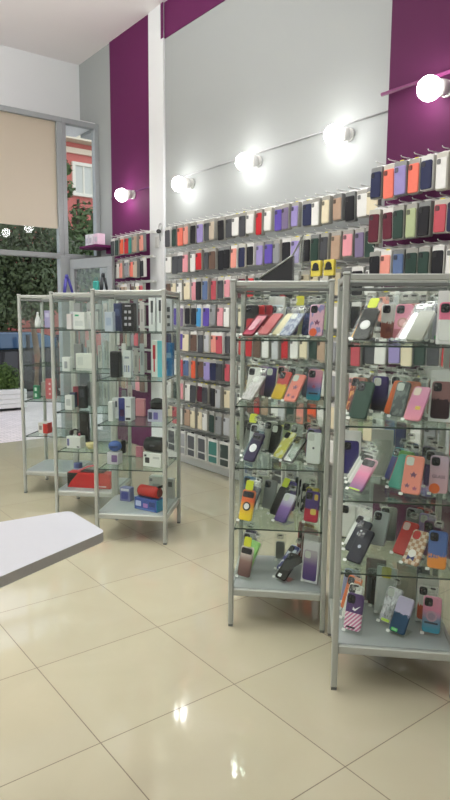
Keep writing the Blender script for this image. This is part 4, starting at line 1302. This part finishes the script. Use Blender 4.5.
pbox(3, 3, 140, .43, .07, .03, .13, (226, 150, 160), 'pink box at the back of the third shelf, third showcase')
pbox(3, 3, 155, .2, .11, .08, .085, (196, 194, 216), 'lilac white box under the black pouch, third showcase third shelf', [(.05, .3, .2, .8, (60, 60, 90)), (.4, .7, .2, .8, (120, 110, 180))])
o = part('black_pouch', MB().ball((0, .035, .04), (.058, .034, .04), 14, 8).box(-.05, .05, .005, .065, 0, .055, b=.012), black_m)
put(o, goods_root(3, 3, 156, .205, -6, .087, .06))
tag(o, 'black pouch lying on the lilac white box, third showcase', 'pouch')
part('zip', MB().tube([(-.05, .0, .05), (0, -.004, .055), (.05, 0, .05)], .002, 6), solid((90, 90, 90), .4, metal=.5), o)
pbox(3, 4, 105.5, .16, .085, .08, .085, (206, 204, 210), 'white box with purple ball picture under the blue speaker', [(.4, .9, .2, .8, (120, 90, 140))])
o = part('round_speaker', MB().ball((0, .035, .04), (.05, .035, .04), 16, 10), solid((52, 84, 150), .5))
put(o, goods_root(3, 4, 105.5, .165, 0, .086, .05))
tag(o, 'blue rounded speaker lying on a white box, third showcase fourth shelf', 'speaker')
part('grille_band', MB().tube([(.035 * math.cos(a), .035 + .037 * math.sin(a), .04) for a in [k * .4 for k in range(17)]], .006, 6), solid((36, 58, 110), .7), o)
o = put(thing('remote_stand', 'black oval device on a clear stand, third showcase fourth shelf', 'device'), goods_root(3, 4, 123.5, .30, -8))
part('clear_block', MB().box(-.03, .03, 0, .02, 0, .15, b=.003), acrylic, o)
part('black_device', MB().slab(rrect(.038, .1, .018, 5, .006, .105), -.014, -.002, 0, .004), black_m, o)
pbox(3, 4, 152, .13, .15, .1, .1, (226, 226, 222), 'white box with black speaker picture under the black speaker', [(.12, .36, .25, .65, (40, 40, 44)), (.08, .2, .7, .85, (50, 50, 54)), (.55, .9, .6, .75, (190, 192, 190))], yaw=-18)
o = put(thing('portable_speaker', 'black portable speaker on a white box, third showcase fourth shelf', 'speaker'), goods_root(3, 4, 152, .13, -18, .101, .075))
part('body', MB().tube([(-.078, .05, .05), (-.07, .05, .05), (.07, .05, .05), (.078, .05, .05)], [.038, .048, .048, .038], 18), solid((26, 26, 30), .45), o)
part('top_bar', MB().box(-.05, .05, .03, .07, .09, .104, b=.006), solid((44, 44, 48), .4), o)
part('emblem', MB().slab(rrect(.04, .012, .004, 2, 0, .05), -.0005, .004), solid((90, 90, 96), .4), o)
pbox(3, 4, 139, .42, .05, .03, .08, (200, 120, 140), 'small dusty pink box behind the black speaker, fourth shelf')
pbox(3, 5, 125, .3, .085, .06, .1, (120, 124, 170), 'blue violet box left of the red speaker on the deck', [(.15, .8, .15, .7, (70, 74, 150)), (.1, .9, .78, .95, (206, 208, 216))], yaw=-14)
pbox(3, 5, 145.5, .1, .2, .1, .085, (56, 84, 160), 'long blue patterned box under the red speaker, deck', [(.06, .3, .3, .75, (190, 200, 230)), (.4, .6, .25, .6, (170, 120, 190)), (.66, .92, .4, .8, (40, 60, 120)), (.1, .9, .05, .15, (90, 130, 200))], yaw=-24, side=(40, 140, 180))
o = put(thing('red_speaker', 'red cylindrical speaker with black strap on a blue box', 'speaker'), goods_root(3, 5, 145.5, .1, -24, .086, .09))
part('body', MB().tube([(-.085, .05, .042), (-.078, .05, .042), (.078, .05, .042), (.085, .05, .042)], [.03, .041, .041, .03], 18), solid((186, 38, 34), .55), o)
part('end_cap', MB().tube([(.083, .05, .042), (.092, .05, .042)], .03, 16), solid((110, 22, 24), .5), o)
part('end_cap', MB().tube([(-.083, .05, .042), (-.092, .05, .042)], .03, 16), solid((110, 22, 24), .5), o)
part('strap', MB().tube([(.07, .05, .078), (.095, .045, .09), (.125, .04, .1)], .009, 8), black_m, o)
pbox(3, 5, 156, .36, .11, .06, .18, (206, 206, 200), 'pale box with headphone picture at back of the deck', [(.25, .8, .25, .7, (170, 172, 170)), (.36, .68, .32, .58, (206, 206, 200)), (.05, .25, .8, .92, (120, 120, 124))])
pbox(3, 5, 171, .42, .05, .04, .15, (190, 192, 190), 'pale grey box at the right back of the deck, third showcase', [(.2, .8, .6, .85, (90, 94, 96))])
# second showcase
pbox(2, 1, 61, .34, .045, .04, .14, (200, 200, 206), 'pale box at left of second showcase, top shelf', [(.2, .8, .5, .8, (160, 160, 176))])
pbox(2, 1, 69, .24, .04, .04, .12, (216, 206, 208), 'off-white narrow box in second showcase, top shelf left')
pbox(2, 1, 79, .18, .095, .05, .135, (228, 228, 224), 'large white box at centre of second showcase top shelf', [(.15, .5, .75, .85, (60, 170, 120)), (.15, .85, .2, .5, (206, 208, 206))])
pbox(2, 1, 91.5, .27, .075, .05, .14, (230, 230, 226), 'white box with green dot, right on second showcase top shelf', [(.4, .6, .8, .92, (50, 170, 120))])
pbox(2, 1, 98, .36, .05, .04, .2, (176, 180, 180), 'tall grey box at back right of second showcase top shelf', [(.2, .8, .3, .8, (120, 124, 126))])
pbox(2, 1, 75, .42, .06, .04, .21, (150, 152, 150), 'tall grey box at back centre of second showcase top shelf')
pbox(2, 2, 66, .11, .065, .05, .11, (220, 222, 218), 'white box with small picture, second showcase second shelf left', [(.3, .7, .2, .7, (150, 154, 156))])
pbox(2, 2, 85, .2, .155, .06, .135, (222, 222, 214), 'large pale box on the second shelf of the second showcase', [(.05, .95, .05, .12, (190, 192, 188)), (.1, .4, .3, .8, (206, 208, 202))])
pbox(2, 2, 72, .4, .07, .04, .2, (140, 142, 142), 'grey box at back of second showcase second shelf')
pbox(2, 3, 63, .28, .05, .04, .12, (52, 60, 92), 'dark blue box at left of second showcase third shelf')
pbox(2, 3, 68.5, .14, .06, .05, .115, (222, 222, 220), 'white box with grey text, left on second showcase third shelf', [(.2, .8, .3, .75, (180, 182, 182))])
pbox(2, 3, 70, .36, .05, .04, .16, (150, 60, 70), 'dark red box behind the white one, second showcase third shelf')
pbox(2, 3, 82, .24, .06, .05, .18, (34, 36, 40), 'tall black box at centre of second showcase third shelf', [(.2, .8, .5, .85, (70, 74, 80))])
pbox(2, 3, 94, .34, .06, .04, .2, (176, 176, 172), 'tall silver box at right of second showcase third shelf', [(.3, .7, .1, .9, (206, 206, 200))])
pbox(2, 4, 73.5, .14, .125, .08, .095, (222, 222, 220), 'white box carrying black headphones, second showcase fourth shelf', [(.05, .2, .2, .8, (90, 90, 140)), (.75, .9, .1, .2, (60, 60, 64))], yaw=-10)
o = put(thing('black_headphones', 'black headphones lying on a white box, second showcase', 'headphones'), goods_root(2, 4, 73.5, .15, -10, .097, .05))
part('headband', MB().tube([(.04 * math.cos(a), .03 + .012 * math.sin(a), .008 + .04 * math.sin(a)) for a in [PI * k / 10 for k in range(11)]], .007, 8), black_m, o)
for s_ in (-1, 1):
    part('ear_cup', MB().tube([(s_ * .045, .03, .022), (s_ * .026, .03, .022)], [.02, .022], 14), solid((40, 32, 38), .5), o)
part('pink_pad', MB().tube([(.05, .01, .02), (.058, -.005, .014)], .009, 8), solid((200, 110, 130), .5), o)
pbox(2, 4, 84, .34, .075, .04, .27, (24, 24, 26), 'tall black box at back of second showcase fourth shelf', [(.2, .8, .7, .9, (50, 50, 54))])
tag(put(part('cream_bowl', MB().lathe([(.024, 0), (.036, .02), (.042, .05), (.036, .05), (.03, .03)], 16), solid((222, 206, 150), .5)), goods_root(2, 4, 91, .15, 0)),
    'small cream bowl right of the headphones, second showcase fourth shelf', 'bowl')
tag(put(part('slim_bottle', MB().lathe([(.014, 0), (.015, .1), (.006, .12), (.006, .15)], 12), solid((110, 150, 150), .3)), goods_root(2, 4, 95, .25, 0)),
    'slim teal bottle behind the cream bowl, second showcase fourth shelf', 'bottle')
pbox(2, 5, 89, .1, .36, .1, .12, (206, 30, 34), 'wide red box with black corner on the second showcase deck', [(.62, .9, .1, .18, (236, 200, 200))], yaw=-2)
bx = bpy.data.objects['product_box.%03d' % (max(int(o.name.split('.')[1]) for o in bpy.data.objects if o.name.startswith('product_box.')))]
part('black_corner', MB().slab([(-.18, .12), (-.09, .12), (-.15, .05), (-.18, .0)], -.0012, .001), black_m, bx)
o = put(thing('folded_gadget', 'pink and dark flat gadget lying tilted on the red box', 'device'), goods_root(2, 5, 92, .12, -4, .122, .1))
part('body', MB().box(-.1, .1, 0, .07, 0, .022, b=.006), solid((84, 76, 80), .4), o)
part('pink_edge', MB().tube([(-.12, -.004, .006), (-.03, -.004, .05), (.02, .02, .055)], .007, 8), solid((214, 110, 120), .5), o)
part('screen', MB().box(-.08, .08, .01, .06, .022, .025), solid((140, 140, 140), .3), o)
o = put(thing('blue_tin', 'blue cylindrical tin at back left of the second showcase deck', 'tin'), goods_root(2, 5, 70, .36, 0))
part('can', MB().lathe([(.034, 0), (.036, .004), (.036, .136), (.034, .14)], 18), solid((78, 92, 150), .4), o)
part('paper_label', MB().lathe([(.0365, .03), (.0365, .1)], 18), solid((160, 168, 200), .5), o)
pbox(2, 5, 112, .38, .05, .04, .12, (206, 206, 210), 'white box behind the red one at right of second showcase deck', [(.3, .7, .2, .8, (70, 80, 130))])
# slim cable packs standing along the back
SLIM = {2: [89, 94.5, 100, 105.5, 111, 116.5], 3: [124, 130, 136, 142]}
SHN = ['top', 'second', 'third']
for cs, pxs in SLIM.items():
    for k in (1, 2, 3):
        for i, px in enumerate(pxs):
            if cs == 3 and k == 3 and px > 130:
                continue
            c = [(214, 214, 210), (168, 170, 168), (226, 224, 220), (120, 124, 126), (206, 200, 196), (186, 190, 190)][(i + k) % 6]
            nm = ['white', 'grey', 'bright white', 'dark grey', 'pinkish white', 'pale grey'][(i + k) % 6]
            pbox(cs, k, px, .452, .034, .012, .19 + .02 * ((i * 2 + k) % 3), c,
                 'slim %s cable pack, %s from left at back of %s showcase, %s shelf' % (nm, ORD[i], 'second' if cs == 2 else 'third', SHN[k - 1]),
                 [(.3, .7, .3, .75, tuple(int(q * .8) for q in c))], yaw=0, group='slim cable packs at the back of the left showcases')
# first showcase
tag(put(part('white_bottle', MB().lathe([(.026, 0), (.028, .02), (.026, .06), (.012, .1), (.009, .12), (.012, .125), (.006, .135)], 14), solid((226, 226, 222), .4)), goods_root(1, 1, 38, .2, 0)),
    'white cone shaped bottle on the top shelf of the first showcase', 'bottle')
pbox(1, 1, 47.5, .2, .058, .05, .15, (160, 150, 190), 'lilac box right of the white bottle, first showcase top shelf', [(.2, .8, .6, .85, (190, 184, 210))])
pbox(1, 3, 36, .16, .05, .04, .12, (40, 130, 90), 'green box with white swirl on first showcase third shelf', [(.3, .7, .6, .85, (206, 226, 214)), (.3, .7, .15, .4, (206, 226, 214))])
pbox(1, 3, 41, .36, .13, .05, .13, (150, 144, 136), 'grey brown box behind the green one, first showcase third shelf')
pbox(1, 3, 50, .18, .085, .05, .18, (196, 96, 100), 'dusty red box on the third shelf of the first showcase', [(.4, .6, .2, .3, (226, 190, 190)), (.4, .6, .45, .55, (226, 190, 190)), (.4, .6, .7, .8, (226, 190, 190))])
pbox(1, 4, 43, .16, .1, .07, .095, (222, 216, 210), 'white and red box on the fourth shelf of the first showcase', [(.52, 1., .0, .9, (200, 40, 36)), (.1, .4, .3, .7, (150, 140, 136))], side=(196, 40, 36), yaw=-14)

# tripods and bag standing on the second showcase's roof
def tripod(name, label, case, px, v, c, h_, sp):
    t = thing(name, label, 'tripod')
    q = clampu(spot(case, 1, px, v), .085)
    q.z = HC - .034
    put(t, CASE_M[case] @ Matrix.Translation(q))
    m = solid(c, .5)
    for k in range(3):
        a = 2 * PI * k / 3 + .5
        part('leg', MB().tube([(sp * math.cos(a), sp * math.sin(a), .004), (.012 * math.cos(a), .012 * math.sin(a), h_ * .8)], [.009, .011], 8), m, t)
    part('head', MB().tube([(0, 0, h_ * .75), (0, 0, h_ * .92), (0, 0, h_)], [.016, .014, .01], 10), m, t)


tripod('blue_tripod', 'small blue tripod on the roof of the second showcase, left end', 2, 61, .15, (54, 50, 140), .17, .048)
tripod('black_tripod', 'small black tripod on the roof of the second showcase, beside teal bag', 2, 104, .26, (30, 36, 40), .19, .04)
q = clampu(spot(2, 1, 97, .22), .05)
q.z = HC - .034
o = put(part('teal_bag', MB().box(-.024, .024, -.014, .014, 0, .125, b=.006), solid((50, 150, 140), .6)), CASE_M[2] @ Matrix.Translation(q))
tag(o, 'small teal bag standing on the second showcase roof beside black tripod', 'bag')
part('bag_handle', MB().tube([(-.012, 0, .122), (-.008, 0, .15), (.008, 0, .15), (.012, 0, .122)], .003, 6), solid((40, 120, 110), .6), o)

# ------------------------------------------------------------------ white counter in the foreground
ct = thing('counter_table', 'white counter top with grey edge cutting in from the left', 'table', (-.1, 1.6, 0))
pts = [(.803, 1.611), (.803, 1.858), (-.75, 1.986), (-.75, .98)]


def round_poly(ps, r, n=6):
    out = []
    for i, p in enumerate(ps):
        a, b, c = Vector(ps[i - 1]), Vector(p), Vector(ps[(i + 1) % len(ps)])
        d1, d2 = (a - b).normalized(), (c - b).normalized()
        for k in range(n + 1):
            t = k / n
            out.append(tuple((b + d1 * r * (1 - t)).lerp(b + d2 * r * t, t) if False else (b + d1 * r) * (1 - t) ** 2 + b * 2 * t * (1 - t) + (b + d2 * r) * t ** 2))
    return out


rp = [(x + .1, y - 1.6) for x, y in round_poly(pts, .025)]
part('counter_top', MB().prism(rp, .922, .95, 0, 1), [solid((190, 193, 198), .28, var=.02), solid((186, 186, 180), .5)], ct)
part('pedestal', MB().box(-.5, -.1, -.25, .2, .03, .922, b=.01), white_m, ct)
part('plinth', MB().box(-.48, -.12, -.23, .18, 0, .03), alu_dark, ct)

# ------------------------------------------------------------------ light
wd = bpy.data.worlds.new('world')
SC.world = wd
wd.use_nodes = True
bg = wd.node_tree.nodes['Background']
sky = wd.node_tree.nodes.new('ShaderNodeTexSky')
sky.sky_type = 'HOSEK_WILKIE'
sky.sun_direction = (-.5, -.6, .62)
sky.turbidity = 6.0
bg.inputs[0].default_value = (.8, .88, 1, 1)
mx = wd.node_tree.nodes.new('ShaderNodeMix')
mx.data_type = 'RGBA'
mx.inputs[0].default_value = .7
wd.node_tree.links.new(sky.outputs[0], mx.inputs[6])
mx.inputs[7].default_value = (.85, .9, 1, 1)
wd.node_tree.links.new(mx.outputs[2], bg.inputs[0])
bg.inputs[1].default_value = 2.0


def area(name, loc, sx, sy, pw, col=(1, .97, .93)):
    l = bpy.data.lights.new(name, 'AREA')
    l.shape = 'RECTANGLE'
    l.size, l.size_y = sx, sy
    l.energy = pw
    l.color = col
    o = bpy.data.objects.new(name, l)
    COL.objects.link(o)
    o.location = loc
    return o


def globe(loc, pw, r=.28):
    l = bpy.data.lights.new('pendant_light', 'POINT')
    l.energy = pw
    l.shadow_soft_size = r
    l.color = (1, .997, .99)
    o = bpy.data.objects.new('pendant_light', l)
    COL.objects.link(o)
    o.location = loc


globe((-1.3, 2.2, 4.1), 64)
globe((.6, -1.2, 4.1), 36)
globe((-2.0, 5.6, 4.1), 75)
area('ceiling_light', (.8, 1.0, CEIL - .03), 2.2, 2.2, 32, (1, .997, .99))

dn = area('ceiling_light', (2.35, 3.5, CEIL - .03), 1.2, 2.4, 30, (1, .997, .99))
dn.data.spread = 1.9
up = area('added_ceiling_fill', (.2, 4.4, 3.5), 1.6, 1.6, 225, (1, .997, .99))  # unseen fill without a fixture, added to brighten the ceiling
up.rotation_euler = (PI, 0, 0)

SC.view_settings.view_transform = 'Standard'
SC.view_settings.look = 'None'
SC.view_settings.exposure = 0.0
SC.cycles.transparent_max_bounces = 48
SC.cycles.max_bounces = 8
SC.cycles.use_denoising = True
